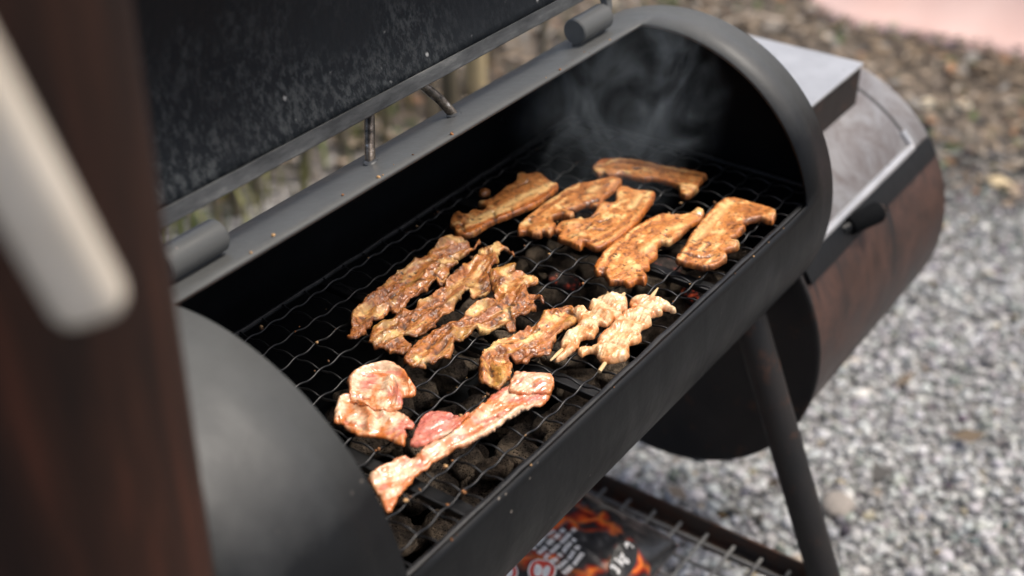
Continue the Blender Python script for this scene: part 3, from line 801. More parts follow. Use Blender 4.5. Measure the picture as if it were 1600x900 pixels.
MEAT = {
 'm1': {'layers': [[(986.7,99.3),(1004.1,108.5),(1014,107.9),(1011.6,97.9),(1023.1,97),(1028.9,94.5),(1028.4,87.5),(1037.2,88.5),(1038.9,97.9),(1042.8,102.1),(1052.9,95.8),(1070.7,96.4),(1088.3,98),(1097,95.9),(1109.1,97.5),(1116,102.3),(1127.3,103.2),(1127.9,93.9),(1135.5,89.5),(1137.4,82.5),(1131.3,70.1),(1128.2,59.9),(1127.8,52.2),(1119.2,47.9),(1102.4,45.4),(1083.7,46.1),(1067.1,48.1),(1043,55.2),(1026.6,59.5),(1017.9,62.4),(1001.3,63.6),(985,64.8),(977.4,68.3),(974.6,74.1),(976.2,84.6),(982.3,90.6)]],'rind': [(979.5,72.6),(1020.5,64.3),(1045.8,57.1),(1072.7,51.9),(1107.3,48.6),(1123.5,50)],'spine': [(987.9,97.5),(1037.4,80.5),(1126.9,61.7)],'pale': [[(1002,81.3),(1037.6,72.6),(1079.8,67.5),(1122.9,59.1)]],'bump': [[(1002.6,99.3),(1001,94)],[(1117.3,96.3),(1117.2,88)]],'char': [[(1032.1,72.7),(1018.5,61.6)],[(1050.3,62.3),(1042.1,54.6)],[(990.6,86.2),(979.5,72.6)],[(1098.3,85.8),(1109.3,82.5)]]},
 'm2': {'layers': [[(1023.7,36.1),(1032.9,37.9),(1052.8,39.9),(1082.5,40.4),(1111.2,39.6),(1134.6,38.9),(1146.1,32.9),(1155.7,25.6),(1167.3,19.6),(1178,12.8),(1180.1,3.5),(1171.7,-5.5),(1156.3,-8.3),(1145.5,-7.1),(1132.1,-6.3),(1121.2,-10.5),(1109.7,-9.9),(1106.9,-0.1),(1100.2,3.5),(1090.8,5.2),(1084.6,10.2),(1081.8,4.5),(1079,-1.1),(1071,-1.2),(1069.1,9.2),(1062.9,14.1),(1056.3,12.3),(1050.9,4.9),(1039.6,-1.3),(1028.7,-2.3),(1028.6,5.3),(1022.4,4.9),(1017.5,11.8),(1019.1,20.6),(1012.5,26.3),(1016.7,31.2)]],'rind': [(1024,35.6),(1054.6,41.2),(1084.4,41.6),(1113.1,40.8),(1135.6,39.5)],'spine': [(1021.7,31.5),(1077.6,27.8),(1125.3,19.5),(1173.9,-0.3)],'pale': [[(1133.7,11.7),(1144.8,12.1)],[(1029.5,31.6),(1035.4,30.6)]],'bump': [[(1040.7,8.3),(1039.5,6.2)],[(1026.8,16.9),(1026.3,14)],[(1074,9.8),(1076.5,2.4)],[(1155.3,5.5),(1169.9,1.3)]],'char': [[(1039.3,30.7),(1037.3,27.9)],[(1073.4,10.7),(1073.7,8.3)],[(1107.8,0.6),(1119.3,-3.9)]]},
 'm3': {'layers': [[(1045.6,1.3),(1057,3.8),(1065.5,-0.9),(1073.2,-6.2),(1078.5,-7.9),(1077.9,-14.7),(1084,-15.8),(1097.1,-15.3),(1110.3,-10.8),(1121.8,-11.4),(1125.9,-19.2),(1133.3,-19.8),(1149,-10.2),(1161.7,-7.7),(1167.8,-14.4),(1166.3,-24.5),(1173,-36),(1173.7,-47.2),(1157.4,-54.1),(1133.4,-59.2),(1107.6,-64.4),(1083.1,-66.6),(1059.7,-66),(1044,-63.4),(1034.1,-59.8),(1032.7,-50.9),(1035.1,-41.9),(1025,-43.5),(1025.1,-34.8),(1026,-25.4),(1025.5,-15.8),(1031,-10.9),(1039.8,-8.9),(1037.9,-2.5)]],'rind': [(1034.1,-59.8),(1044,-63.4),(1059.7,-66),(1083.1,-66.6),(1107.6,-64.4),(1133.4,-59.2),(1170.7,-48.9)],'spine': [(1036,-25.2),(1082.9,-33.1),(1162.5,-29.3)],'pale': [[(1054.7,-8),(1061.4,-13.8)],[(1076,-8.2),(1075.4,-11.1)],[(1127.9,-43.5),(1157.7,-38.6)],[(1037.2,-26.9),(1047.3,-30.4)]],'bump': [[(1051.1,-10.3),(1059.6,-14.9)],[(1112.2,-17.4),(1116.6,-19.8)],[(1034.9,-30.9),(1035.6,-35.4)]],'char': [[(1070.6,-26.9),(1058.6,-28.2)],[(1079.8,-32.4),(1090.3,-36)],[(1064.1,-36),(1068.4,-45.8)],[(1032.5,-27.5),(1042.5,-27.3)],[(1095.8,-21.2),(1084.1,-19.7)]]},
 'm4': {'layers': [[(1185.3,43.2),(1195.9,46.4),(1210.1,44.9),(1220,32.6),(1227.3,18.6),(1231.5,5.2),(1235.3,-9.5),(1238.2,-24.7),(1241.6,-40.5),(1244.1,-56.7),(1245.7,-73.3),(1234,-76.3),(1220.5,-78.2),(1208.3,-81.7),(1192.3,-82.9),(1185.1,-79.5),(1188.2,-70.3),(1201,-61),(1203.7,-50.8),(1203.5,-40),(1202.7,-28.4),(1194.9,-20.8),(1193.4,-15.1),(1192.5,-6.7),(1189.4,4.8),(1182.3,9.5),(1177.6,17.9),(1180.1,25.1),(1173.9,26.9),(1176.3,34.1)]],'rind': [(1194.1,45.3),(1219.1,32),(1230.5,4.6),(1237.3,-25.2),(1243.2,-57.2),(1244.2,-73)],'spine': [(1188.7,41.9),(1210.3,3.9),(1220,-35),(1227.7,-74.4)],'bump': [[(1189.2,19.4),(1191.3,12.8)],[(1203.6,-68.2),(1204.5,-76.3)]],'pale': [[(1181.5,33.9),(1182,29.7)],[(1204.3,-65.6),(1205.6,-77.8)]],'char': [[(1192.9,7),(1193.8,-1.5)],[(1207.8,0.2),(1213.2,-5.6)]]},
 'm5': {'layers': [[(1001.6,-74.4),(1015.5,-70.4),(1034.9,-66.8),(1056.5,-65.7),(1079.8,-66.3),(1104.9,-68.6),(1123.6,-72.6),(1136.5,-77.6),(1141.5,-88.4),(1149.3,-97.6),(1156.6,-102.2),(1169.5,-101.3),(1170.7,-106.8),(1163,-115.2),(1149.2,-118.4),(1138.2,-115.9),(1124.5,-115),(1107.8,-116.9),(1096.9,-115.9),(1085.5,-113.9),(1083.7,-107.8),(1074.1,-108.5),(1057.8,-116.7),(1045.7,-116.6),(1032.7,-121.8),(1024.7,-120.6),(1013.3,-130.8),(1003.5,-133.1),(1002.8,-128.9),(1002.7,-125.5),(992.5,-122.3),(992.5,-114.2),(984.8,-104.9),(989.7,-97.2),(995.4,-89),(992.8,-83.5)]],'rind': [(1000.3,-75.8),(1034.9,-66.8),(1056.5,-65.7),(1079.8,-66.3),(1104.9,-68.6),(1123.6,-72.6)],'spine': [(1001.2,-80.6),(1052.7,-85),(1106.7,-89.7),(1161.8,-111.6)],'pale': [[(1015.4,-107.4),(1023.4,-112)],[(1055.3,-102.7),(1069.4,-101.7)],[(1115.3,-105.6),(1124.5,-107.7)],[(1087.9,-110.2),(1088.2,-112.4)],[(1157.4,-109.1),(1165.7,-109.5)]],'bump': [[(1017.2,-109.9),(1022.8,-111.2)],[(1011,-127.5),(1009.7,-128.9)],[(1157.4,-109.1),(1161.2,-110.7)],[(1055.3,-102.7),(1067.6,-102.7)]],'char': [[(1000.9,-86.7),(990.1,-94.6)],[(1096.3,-104.2),(1094.5,-108.8)],[(1139.2,-90.9),(1139.8,-95.5)]]},
 'm6': {'layers': [[(1065,-134.1),(1074.7,-132),(1093.5,-129.2),(1115.5,-123.7),(1133.3,-121.8),(1157.5,-117.7),(1181,-115.4),(1198.8,-115.1),(1212.3,-119.5),(1215.1,-127.3),(1216.2,-138.1),(1216.4,-149.3),(1217.5,-160),(1216.5,-169.4),(1208.1,-179),(1192.5,-183.3),(1189.9,-177.9),(1189,-169.6),(1181.7,-164.4),(1172.5,-160.2),(1167.2,-159.5),(1161.5,-165.2),(1152.4,-166),(1137.9,-165.7),(1131.6,-163.5),(1129.8,-170.9),(1126.7,-176.3),(1116.2,-177.9),(1107.3,-171.8),(1103.5,-169.5),(1095.7,-177.8),(1087.5,-178.9),(1074.5,-176.2),(1067.8,-171.3),(1063.2,-166.3),(1062,-155.2),(1059.7,-145.7),(1059.9,-138.1)]],'rind': [(1065,-134.1),(1095.1,-128.3),(1115.5,-123.7),(1135.1,-120.8),(1157.5,-117.7),(1181,-115.4),(1198.8,-115.1)],'spine': [(1074.3,-140.9),(1137.2,-134.2),(1193.3,-132.8),(1205.2,-174.9)],'pale': [[(1103.5,-133.6),(1126.3,-132.3),(1154.2,-130.7),(1184.3,-127.3),(1200.2,-128.1)],[(1131.3,-142.9),(1135.3,-148.5)],[(1126.4,-172.7),(1125.8,-175.1)]],'bump': [[(1121.4,-168.8),(1124.2,-172.8)],[(1094.6,-173),(1093.5,-174.7)],[(1207.1,-174),(1200.2,-178.4)],[(1156.6,-161.7),(1155.3,-163.4)]],'char': [[(1074.7,-132),(1075.9,-140),(1077.6,-155.3),(1089.1,-165.2)],[(1092.9,-151.3),(1109.1,-151.4)],[(1173.2,-157.6),(1186.9,-168.4)],[(1075,-167.4),(1081.5,-173.5)]]},
 'm7': {'layers': [[(787.7,65.9),(798.6,69.7),(813.3,72.4),(828,73.5),(843,74.5),(862.9,79.4),(880.2,80.3),(903.3,82.1),(925.4,79.5),(948.5,80.6),(967.6,83.4),(971,74),(966,60.2),(962.1,49.8),(974.5,50.5),(971.7,47.7),(957.3,45.4),(951.6,44.5),(940.1,47.4),(934.5,53.1),(929.7,44.6),(919.5,41.7),(912.5,43),(902,36.6),(883.8,29),(882.7,34.6),(886,40.4),(875.7,40.5),(869.4,37.1),(856.9,38.5),(845.3,38.9),(831,35.4),(819.6,34.1),(819.3,40.3),(824.9,48.1),(814,43.9),(801.2,42.8),(794.3,45),(784.6,39.9),(773.6,36.9),(761.5,37.6),(759.1,42.7),(760.6,48),(767.5,49.2),(778.1,56.7)]],'spine': [(779.5,54.7),(846.3,65.7),(910.3,67.7),(961.8,57.1)],'lift': [[(778.8,55.7),(795.2,66.7),(822.9,70.8),(860.7,74.3),(902.8,78.4)],[(927.9,78.1),(962.3,79.3)],[(812.5,53.9),(824.2,49.1)],[(892.8,53.9),(910,50.9)]],'pale': [[(921.4,56.4),(927.5,47.8)],[(897.8,81.1),(871.5,79.9)],[(957.3,77.2),(962.9,64.6)]],'char': [[(874,55.4),(880.3,50.6)],[(837.3,58.3),(850.3,56)],[(893.8,48.2),(894.5,38.9)],[(789.6,55.4),(793.4,53.9)]],'bump': [[(924.4,52.1),(925.9,49.9)]],'pink': [[(826.7,41.5),(850.7,43.3)]]},
 'm8': {'layers': [[(772.3,30.9),(784.9,36.5),(797.1,35.1),(810.3,32.6),(821.3,33.2),(826.1,30.4),(827.3,24.6),(839.6,27.8),(846.8,30.2),(857.7,25.3),(871,25.5),(885.5,26.6),(910,31.6),(933.1,35.2),(949.4,35.2),(965.3,43.4),(967.1,36),(981,35.6),(982.8,28.2),(982.3,19.2),(976.4,7.3),(972.2,5.2),(976.2,18.3),(969.7,20.6),(953.6,10.7),(938.9,8.7),(922.6,0.3),(916,-7.9),(905,-14.2),(892.7,-18.2),(884,-16.3),(883.3,-6.9),(888.7,0.4),(882.4,0.7),(869.6,-2.3),(851.7,-6),(841.6,-3.9),(832,-6.4),(817.4,-9.6),(806.2,-5.4),(798.5,1.5),(793.1,5.3),(788.6,0),(784.7,-9.6),(776.4,-13.1),(768.1,-6.9),(765.8,5.7),(762.4,14.3),(764.6,22.7)]],'spine': [(767.7,22),(815.6,16.9),(867.8,13),(927.5,15.7),(972.3,31.1)],'lift': [[(774.5,27.8),(795.1,30),(819.9,27)],[(843,27.1),(874.5,24.9),(911.6,29.4),(942.9,30.4)],[(843.9,1.2),(888.4,5.2)],[(972.3,31.1),(948.8,17.5)]],'pale': [[(777.7,15.6),(791.2,11.9)],[(844.9,28.6),(852.3,24.4)],[(959.8,39.4),(957,33.9)],[(977.6,33.2),(965,22.4)],[(902.8,4.2),(903.3,1.2)],[(888.5,-1.4),(888.6,-3.8)]],'char': [[(844.6,8.3),(849.5,5.5)],[(903.6,-3.6),(900.7,-12.4),(888.9,-12.7)],[(809,18.2),(802.6,11.4)]],'bump': [[(783.3,15.3),(788.7,11.5)]],'pink': [[(851.4,7),(890.4,6.7)]]},
 'm9': {'layers': [[(760.1,-20),(776.2,-13.9),(795.2,-11.3),(808.7,-11.6),(821.4,-14.3),(834.3,-17.1),(845.5,-21.2),(857.5,-18.5),(872.3,-15.4),(878.8,-18.6),(889.1,-27),(898.3,-23.5),(912.5,-10.1),(925,2.2),(937.5,6.4),(948,2.4),(955,-0.8),(955.8,-8.6),(946.8,-15.7),(948.9,-23.1),(950.4,-31.8),(943,-44.9),(934.6,-45.8),(929.8,-41.1),(920.6,-49.1),(925.9,-56.5),(920,-66.7),(915.5,-70.6),(916.3,-61.5),(902,-69.7),(889.3,-67.6),(880.4,-63),(861.3,-74.8),(856.6,-72),(859.6,-60.7),(852.5,-56.5),(841.1,-55.6),(838.6,-48.2),(842.5,-42.2),(831.6,-44.1),(820.4,-43.2),(815.1,-39.5),(804.1,-46.2),(789.6,-51.2),(783.8,-46.5),(774.7,-44.4),(772,-40.5),(763.5,-42.6),(759.5,-33.5),(757.9,-24.1)]],'spine': [(762.5,-23.5),(814.9,-24.1),(863.3,-34.7),(896.8,-42),(937.7,-37.3)],'lift': [[(853.8,-21.2),(874.1,-22),(885.3,-29.7)],[(932.1,0.8),(909.5,-18.6),(901.9,-36.9)],[(906.6,-47.8),(925.3,-41.1)],[(811.9,-38.8),(827.6,-26.9)]],'pale': [[(858.6,-24),(877.1,-26.2)],[(940.3,-6.4),(929.6,-17.3)],[(883,-48.7),(883,-49.5)],[(871.4,-56.1),(871.2,-57)],[(843.9,-44.3),(844.8,-51.3)],[(769,-29.1),(769.2,-36.6)],[(944.3,-29.5),(942.7,-40.2)]],'char': [[(789.4,-25.3),(803.7,-23.4)],[(787.6,-37.5),(806.7,-35.1)],[(887.3,-48.8),(870.8,-65.1)],[(895.6,-44.5),(894,-50.3)]],'bump': [[(925,-10.8),(918.8,-23.3)],[(843.5,-47.6),(843.2,-51)],[(912.7,-48.2),(909.6,-52)],[(811.4,-26.8),(804.7,-39.7)]],'pink': [[(857.1,-37.7),(878.8,-40.7)]]},
 'm10': {'layers': [[(797.3,-79.1),(806.4,-74.5),(818.6,-70.7),(831.1,-70.4),(842.6,-74),(854.1,-79.2),(868.9,-83.6),(881.7,-86.6),(902.4,-81.5),(914.2,-82.6),(923.7,-88.3),(927.8,-96),(919.5,-105.8),(911.6,-113.9),(898.2,-113.8),(886.7,-112.6),(875,-114.5),(863.5,-116.4),(848.4,-123.6),(842.6,-119),(836.2,-113.3),(825.2,-115.2),(820.1,-111.6),(820.6,-98.3),(811.5,-106.2),(798,-114.3),(785.2,-116.3),(775.1,-115.1),(777.3,-105.1),(777.4,-95.1),(787.7,-86.1)]],'spine': [(779.3,-107.9),(805.9,-84.3),(838.1,-87.5),(872.7,-100.1),(918.5,-100.6)],'lift': [[(786.5,-91.3),(806.4,-78.1),(829.8,-75.8)],[(811.2,-84.9),(820,-97.4)],[(896.9,-85.3),(876.3,-90.3)]],'pale': [[(850.1,-93.7),(868.8,-98.3)],[(813.7,-74.3),(831.5,-74.6)],[(894.2,-93),(897.4,-93.8)]],'char': [[(836.7,-85.5),(838.1,-87.5)],[(798.5,-91.2),(788.7,-101.1)],[(919,-97.3),(913.9,-109.4)],[(853.9,-88.1),(854.6,-89.1)]],'bump': [[(800.4,-104.1),(810.4,-101.2)],[(903.4,-86.8),(908.1,-89.6)]],'pink': [[(862.8,-108.2),(887.1,-109.4)]]},
 'm11': {'layers': [[(664.4,-20.5),(677.6,-12.3),(689.9,-7.2),(694.1,-10.6),(693.3,-17),(688.2,-24.9),(692.7,-33.6),(697.7,-40.8),(702.1,-48.4),(702.3,-57.2),(701.9,-66.5),(698.9,-76.7),(695.9,-84.5),(689.6,-87.4),(686.2,-82.6),(680,-90.3),(668,-96.2),(666.2,-89.1),(666.5,-75.7),(660.8,-63),(656.1,-49.2),(659.4,-35.1),(658,-28.4)],[(707.5,1.1),(715.3,3.2),(726.3,3.3),(736.8,0.4),(746.6,-6.8),(750,-15.7),(748.2,-27.7),(743.5,-39.6),(738,-47.4),(733.7,-56.6),(725.8,-60.7),(719.5,-56.7),(715.7,-56.4),(706.8,-63.6),(699.9,-63.7),(693.9,-55.2),(685.5,-43.1),(682.7,-31.9),(687.9,-19.4),(696.5,-9)]],'spine': [(671.6,-40.4),(686.4,-61.4),(724.6,-41.2),(709.8,-7.4)],'lift': [[(666.9,-24),(683.3,-13),(690.2,-15.1)],[(698.3,-11.5),(717.8,-0.5),(741.8,-10.7),(744.1,-29.9),(735.9,-46.9)],[(717.1,-38.2),(731.8,-30.7),(725.6,-42.7),(710.3,-56.3)],[(688.7,-55),(686.2,-66)],[(684.8,-32.4),(682.8,-46.6),(667.5,-58.4)]],'pale': [[(699.8,-13.7),(717.7,-2.9),(732.7,-3.1),(741.8,-10.7)],[(721.8,-32.1),(732.4,-29),(726.8,-41.7)],[(684.7,-49.4),(692.7,-60.7)],[(678.3,-73.7),(682.3,-74.7)],[(670,-23.6),(684.4,-14.4)],[(668.3,-47.7),(672.6,-39.4)],[(670.5,-60.3),(669.9,-61.9)]],'pink': [[(705.5,-19.2),(722.5,-17.6)],[(713.3,-50.5),(709.1,-59.5)],[(690,-76.2),(677.8,-87.2)],[(693.9,-84),(693.3,-85.6)],[(721.2,-44),(712.8,-49.8)]],'bump': [[(678.6,-78.9),(673.2,-89.8)],[(665.3,-45.8),(670.2,-50.5)],[(729.6,-50.8),(729.8,-56.3)]],'char': [[(695.6,-25.4),(692.7,-31.3)]],'spice': [[(683.6,-20.8),(675.9,-32)],[(683.6,-35.6),(678.5,-50.2),(663.9,-60.3)],[(743.8,-34.7),(738.2,-45)],[(715.4,-28.2),(701.2,-33.3)],[(702.9,-43.2),(707.9,-50.4)],[(673.8,-67.4),(667.6,-72.6)]]},
 'm12': {'layers': [[(619.2,-98.1),(630.1,-99.4),(641.1,-104.2),(649.9,-100.4),(656.3,-104),(658.6,-110.9),(674.1,-110.7),(691.5,-112.8),(715.3,-115.6),(731,-114.3),(750.4,-117.7),(765.2,-114),(778.1,-115.5),(789.1,-118.4),(800.9,-113.7),(806.5,-115.2),(810.4,-125.1),(817.2,-134.7),(821.3,-142.7),(812.3,-151.3),(793.2,-157.9),(781.1,-159.2),(774.2,-153.5),(758,-152.6),(739.5,-150),(718,-146.6),(698.7,-141.9),(684,-135.9),(669.4,-129.9),(656.5,-129.7),(645.4,-128.3),(627.4,-130.8),(618.2,-131.5),(605.4,-137),(596.9,-138.2),(597.9,-133.1),(608.4,-117.6),(614.5,-105.5)],[(670.7,-100.2),(686.3,-93.9),(703.6,-87.3),(716.5,-89.7),(722.9,-102.7),(724.9,-113.6),(730.8,-118),(710.7,-120.8),(693,-118.6),(682.3,-112.9),(673.3,-109.6)],[(780,-126.6),(796.8,-116.6),(806.5,-115.2),(810.4,-125.1),(817.2,-134.7),(821.3,-142.7),(812.3,-151.3),(798.1,-156.4),(790.5,-145.8),(781.9,-137.7)]],'spine': [(616,-114.6),(660.7,-121.2),(721.2,-135.7),(799.5,-150.2)],'lift': [[(664,-118.6),(704.6,-123.7),(746.7,-120.4)],[(764.5,-149.8),(722.4,-145.1),(685.7,-134.6)],[(622.3,-102.5),(652.2,-109.1)]],'pale': [[(681,-127.9),(712.2,-142.2),(750.2,-149.4),(772.4,-153)],[(671.4,-118),(699.6,-120.5)],[(798.5,-119),(816.3,-144.2)],[(620.7,-100.3),(619.9,-106.2)],[(628.3,-118.1),(640.8,-121.7)],[(786.5,-127.4),(789.2,-139.7)]],'pink': [[(684.6,-95.3),(711.1,-94),(712.2,-107.3)],[(686.7,-106),(699.9,-113.3)],[(771.1,-134.7),(791.6,-155.6)],[(654.3,-122.9),(659.1,-122.6)],[(763,-119.2),(781.7,-116.5)]],'spice': [[(723.7,-119.8),(739.4,-122.2),(757.6,-119.6)],[(663.4,-110.4),(661.4,-125.9)],[(609.2,-125.4),(602.4,-136.1)],[(747.8,-130.2),(763.4,-140.1)],[(712.8,-131.5),(720.3,-118.8)],[(817.1,-145.4),(795.2,-156.6)]],'char': [[(744.7,-137.7),(743.7,-140.2)],[(756,-141.8),(757.8,-142.3)],[(713.8,-109.6),(720.9,-107.8)]],'bump': [[(797.5,-130.4),(805.9,-142.4)],[(708.3,-97.9),(707.2,-104.1)]]},
 's1': {'layers': [[(871.5,-119.6),(885,-116.5),(896.4,-117.7),(906.5,-117),(913.7,-108),(922,-100.4),(930.2,-100.3),(932.6,-107.6),(929.7,-115.3),(940.9,-107.5),(952.7,-108.2),(963.4,-113.3),(970.7,-123.6),(973.3,-129.4),(968.7,-135),(954.3,-142.3),(949.5,-139.4),(944.1,-143.4),(930,-142.7),(918.3,-141.3),(915.9,-134.1),(908.2,-138.3),(894.8,-141.6),(886.8,-133.9),(878.3,-136.5),(863.8,-137.5),(850.4,-136.3),(843.7,-133.7),(846.4,-130.5),(860.7,-129.6),(864.5,-124.2)]],'stick': [(842,-127.8),(976.6,-125.9)],'spine': [(854.2,-131),(910.3,-126.2),(966.6,-132)],'lift': [[(882.4,-124),(907.5,-122.2),(923.3,-106.2)],[(920.5,-125.5),(932.1,-134.2)],[(943.4,-111),(960.8,-123.8)]],'pale': [[(905.2,-126.5),(913.1,-130.1)],[(944.1,-112.1),(964.4,-128.9)],[(925.7,-125.1),(937.6,-126.4)],[(876.1,-122.3),(885.9,-121.6)]],'spice': [[(904,-117.2),(916.3,-119.4)],[(934.7,-122.4),(932.3,-138.3)],[(857.3,-131.8),(871.4,-133.9)]],'bump': [[(957.4,-122.9),(964.4,-128.9)],[(930.4,-127.9),(929.5,-134.3)],[(904.8,-129.7),(902.5,-134)]]},
 's2': {'layers': [[(868,-141.8),(874.3,-141),(880.6,-145.8),(888.5,-148.5),(896.5,-145.6),(908.2,-145),(920.6,-145),(932.7,-144.3),(947.4,-144.3),(955.3,-146.3),(965.4,-139.2),(976.7,-138.1),(981.6,-146.5),(985.8,-154.2),(986.4,-162.8),(986.2,-171.8),(981.8,-180.9),(977.4,-182.3),(976.4,-176.3),(974.6,-170.7),(967.4,-174.2),(962.1,-171.2),(957.9,-168.2),(958.3,-165.7),(950.4,-172.5),(942.8,-173.6),(935.2,-171.5),(929.4,-172.2),(920.2,-179.2),(911.8,-178.8),(905.3,-175.1),(896.4,-179.4),(889.8,-183.9),(880.6,-184.6),(874.4,-179.9),(868.2,-175.1),(866.7,-167.5),(871.3,-160.4),(875.1,-154.7),(869.5,-149.5),(862.7,-149.5),(863.6,-146.8)]],'stick': [(853.8,-173.5),(1004.8,-147.8)],'spine': [(870.7,-165),(910.6,-160),(950.7,-158),(980.1,-163.1)],'lift': [[(891.5,-149.9),(912.4,-147.9),(929.7,-155)],[(932.7,-144.3),(949.7,-147.5),(960.4,-156.7)],[(968.6,-140.6),(979.6,-149.9),(981.2,-164.7)],[(881.5,-158.3),(893.4,-163.9),(894.3,-176.4)]],'pale': [[(882.6,-159.8),(892.8,-168.7)],[(917,-151.7),(922.5,-168.1)],[(944.4,-155),(947.6,-168.6)],[(964.7,-147.4),(967.1,-166.1)],[(982.6,-172.8),(979.2,-180.2)]],'spice': [[(930.1,-143.7),(959.7,-152.6)],[(895.3,-149.7),(908.4,-148.1),(929.7,-155)],[(961.4,-142.7),(976.5,-151.8)],[(887.3,-152.5),(888.6,-157.1)]],'bump': [[(881.7,-166.8),(885.3,-177.5)],[(918.2,-170.7),(918.9,-174.6)],[(948,-166.2),(948.2,-169.4)],[(965.6,-167),(965.2,-169.5)]]},
}
h0 = Vector((0.2311, -0.3412, 0.5028)); h1 = Vector((0.2097, -0.3294, 0.5975))
hd = (h1 - h0).normalized()
side = hd.cross(fwd).normalized(); nrm = hd.cross(side)
rotm = Matrix((hd, side, nrm)).transposed()
b_ = MB(); L = 0.42
b_.box(h0 + hd * (L / 2), (L, 0.0258, 0.0195), rotm)
o = b_.build('wooden_stick', M_CREAM); bv = o.modifiers.new('round', 'BEVEL'); bv.width = 0.0085; bv.segments = 4
tag(o, 'cream wooden stick with blunt end hanging in front of the rusty chimney', 'stick')

# ------------------------------------------------------------------ the grate: crimped wires woven 3 cm apart
GZ = 0.030
grate = empty('cooking_grate', (0.86, -0.02, GZ), 'black woven wire cooking grate lying inside the open barrel', 'grate')
YW = [-0.1674 + 0.03 * k for k in range(11)]            # wires running along the barrel
XW = [0.476 + 0.03 * k for k in range(28)]               # wires running across
WR, AMP = 0.00105, 0.0015
gx0, gx1, gy0, gy1 = 0.450, 1.302, -0.1885, 0.1470
def wire_pts_x(ph, jit):
    pts = []
    n = int((gx1 - gx0) / 0.0030)
    for i in range(n + 1):
        x = gx0 + (gx1 - gx0) * i / n
        s = math.cos(2 * PI * (x - XW[0]) / 0.03)
        s = math.copysign(abs(s) ** 0.75, s)
        pts.append((x, 0.0009 * math.sin(x * 21 + jit) + 0.0004 * math.sin(x * 70 + jit * 3), AMP * s))
    return pts
for k, y in enumerate(YW):
    b_ = MB(); b_.tube(wire_pts_x(PI * (k % 2), k * 2.1), WR, 6)
    o = b_.build('wire', M_WIRE, angle=80); o.location = (0, y, GZ); o.parent = grate; o.matrix_parent_inverse = Matrix.Translation(grate.location).inverted()
protos = []
for ph in (0, PI):
    b_ = MB(); pts = []
    n = int((gy1 - gy0) / 0.0030)
    for i in range(n + 1):
        y = gy0 + (gy1 - gy0) * i / n
        s = -math.cos(2 * PI * (y - YW[0]) / 0.03); s = math.copysign(abs(s) ** 0.75, s)
        pts.append((0.0008 * math.sin(y * 25 + ph), y, AMP * s))
    b_.tube(pts, WR, 6); protos.append(b_)
share = {}
for k, x in enumerate(XW):
    q = k % 2
    if q not in share:
        o = protos[q].build('wire', M_WIRE, angle=80); share[q] = o
    else:
        o = share[q].copy(); COL.objects.link(o)
    o.parent = grate; o.matrix_parent_inverse = Matrix.Translation(grate.location).inverted(); o.location = (x + rnd.uniform(-.001, .001), 0, GZ)
for y, rr in ((gy0, 0.0034), (gy1, 0.0030)):
    b_ = MB(); b_.tube([(gx0 + (gx1 - gx0) * i / 40, y + 0.0005 * math.sin(i * 1.7), GZ + 0.0004 * math.sin(i * 2.3)) for i in range(41)], rr, 10)
    own(grate, b_.build('frame_rod', M_WIRE))
for x in (gx0, gx1):
    b_ = MB(); b_.tube([(x, gy0 - 0.002, GZ), (x, gy1 + 0.002, GZ)], 0.003, 10)
    own(grate, b_.build('frame_rod', M_WIRE))

# ------------------------------------------------------------------ charcoal under the grate
bm = bmesh.new(); bmesh.ops.create_icosphere(bm, subdivisions=3, radius=1.0)
I3V = np.array([v.co[:] for v in bm.verts]); I3F = [tuple(v.index for v in f.verts) for f in bm.faces]; bm.free()
coal_meshes = []
for s in range(6):
    v = I3V.copy()
    d = 1 + 0.28 * (fbm(v[:, 0] * 1.6 + s * 9, v[:, 1] * 1.6 + v[:, 2] * 1.3, s * 17) - 0.5) * 2 + 0.10 * (fbm(v[:, 0] * 5 + s, v[:, 2] * 5 + v[:, 1] * 4, s * 31 + 5) - 0.5) * 2
    v = v * d[:, None] * np.array([1.0, 0.8, 0.62])
    b_ = MB(); b_.add(v, I3F); o = b_.build('charcoal_lump', M_COAL, angle=180); coal_meshes.append(o.data); bpy.data.objects.remove(o)
k = 0
spots = []
for ix in range(18):
    for iy in range(6):
        spots.append((0.50 + ix * 0.043 + (iy % 2) * 0.02 + rnd.uniform(-.009, .009), -0.152 + iy * 0.044 + rnd.uniform(-.009, .009), -0.066 + rnd.uniform(-.016, .014)))
        spots.append((0.52 + ix * 0.043 + rnd.uniform(-.012, .012), -0.130 + iy * 0.044 + rnd.uniform(-.012, .012), -0.096))
for (x, y, z) in spots:
    o = bpy.data.objects.new('charcoal_lump', coal_meshes[k % 6]); COL.objects.link(o); k += 1
    r = rnd.uniform(0.018, 0.025)
    o.location = (x, y, z); o.scale = (r, r, r); o.rotation_euler = (rnd.uniform(-.5, .5), rnd.uniform(-.5, .5), rnd.uniform(0, 6.28))
    tag(o, 'dark porous charcoal lump lying under the wire grate', 'charcoal', 'charcoal lumps under the grate')
em = coal_meshes[1].copy(); em.materials.clear(); em.materials.append(M_EMBER)
for (x, y, z, lab) in ((1.140, -0.128, -0.050, 'glowing orange charcoal under the grate by the front lip'), (1.082, 0.014, -0.052, 'dull red glowing charcoal under the middle of the grate'), (1.175, -0.060, -0.055, 'glowing charcoal under the grate below the far belly slice')):
    o = bpy.data.objects.new('charcoal_ember', em); COL.objects.link(o)
    o.location = (x, y, z); o.scale = (0.021, 0.021, 0.018); o.rotation_euler = (0.2, 0.1, x * 7)
    tag(o, lab, 'charcoal', 'glowing charcoal')

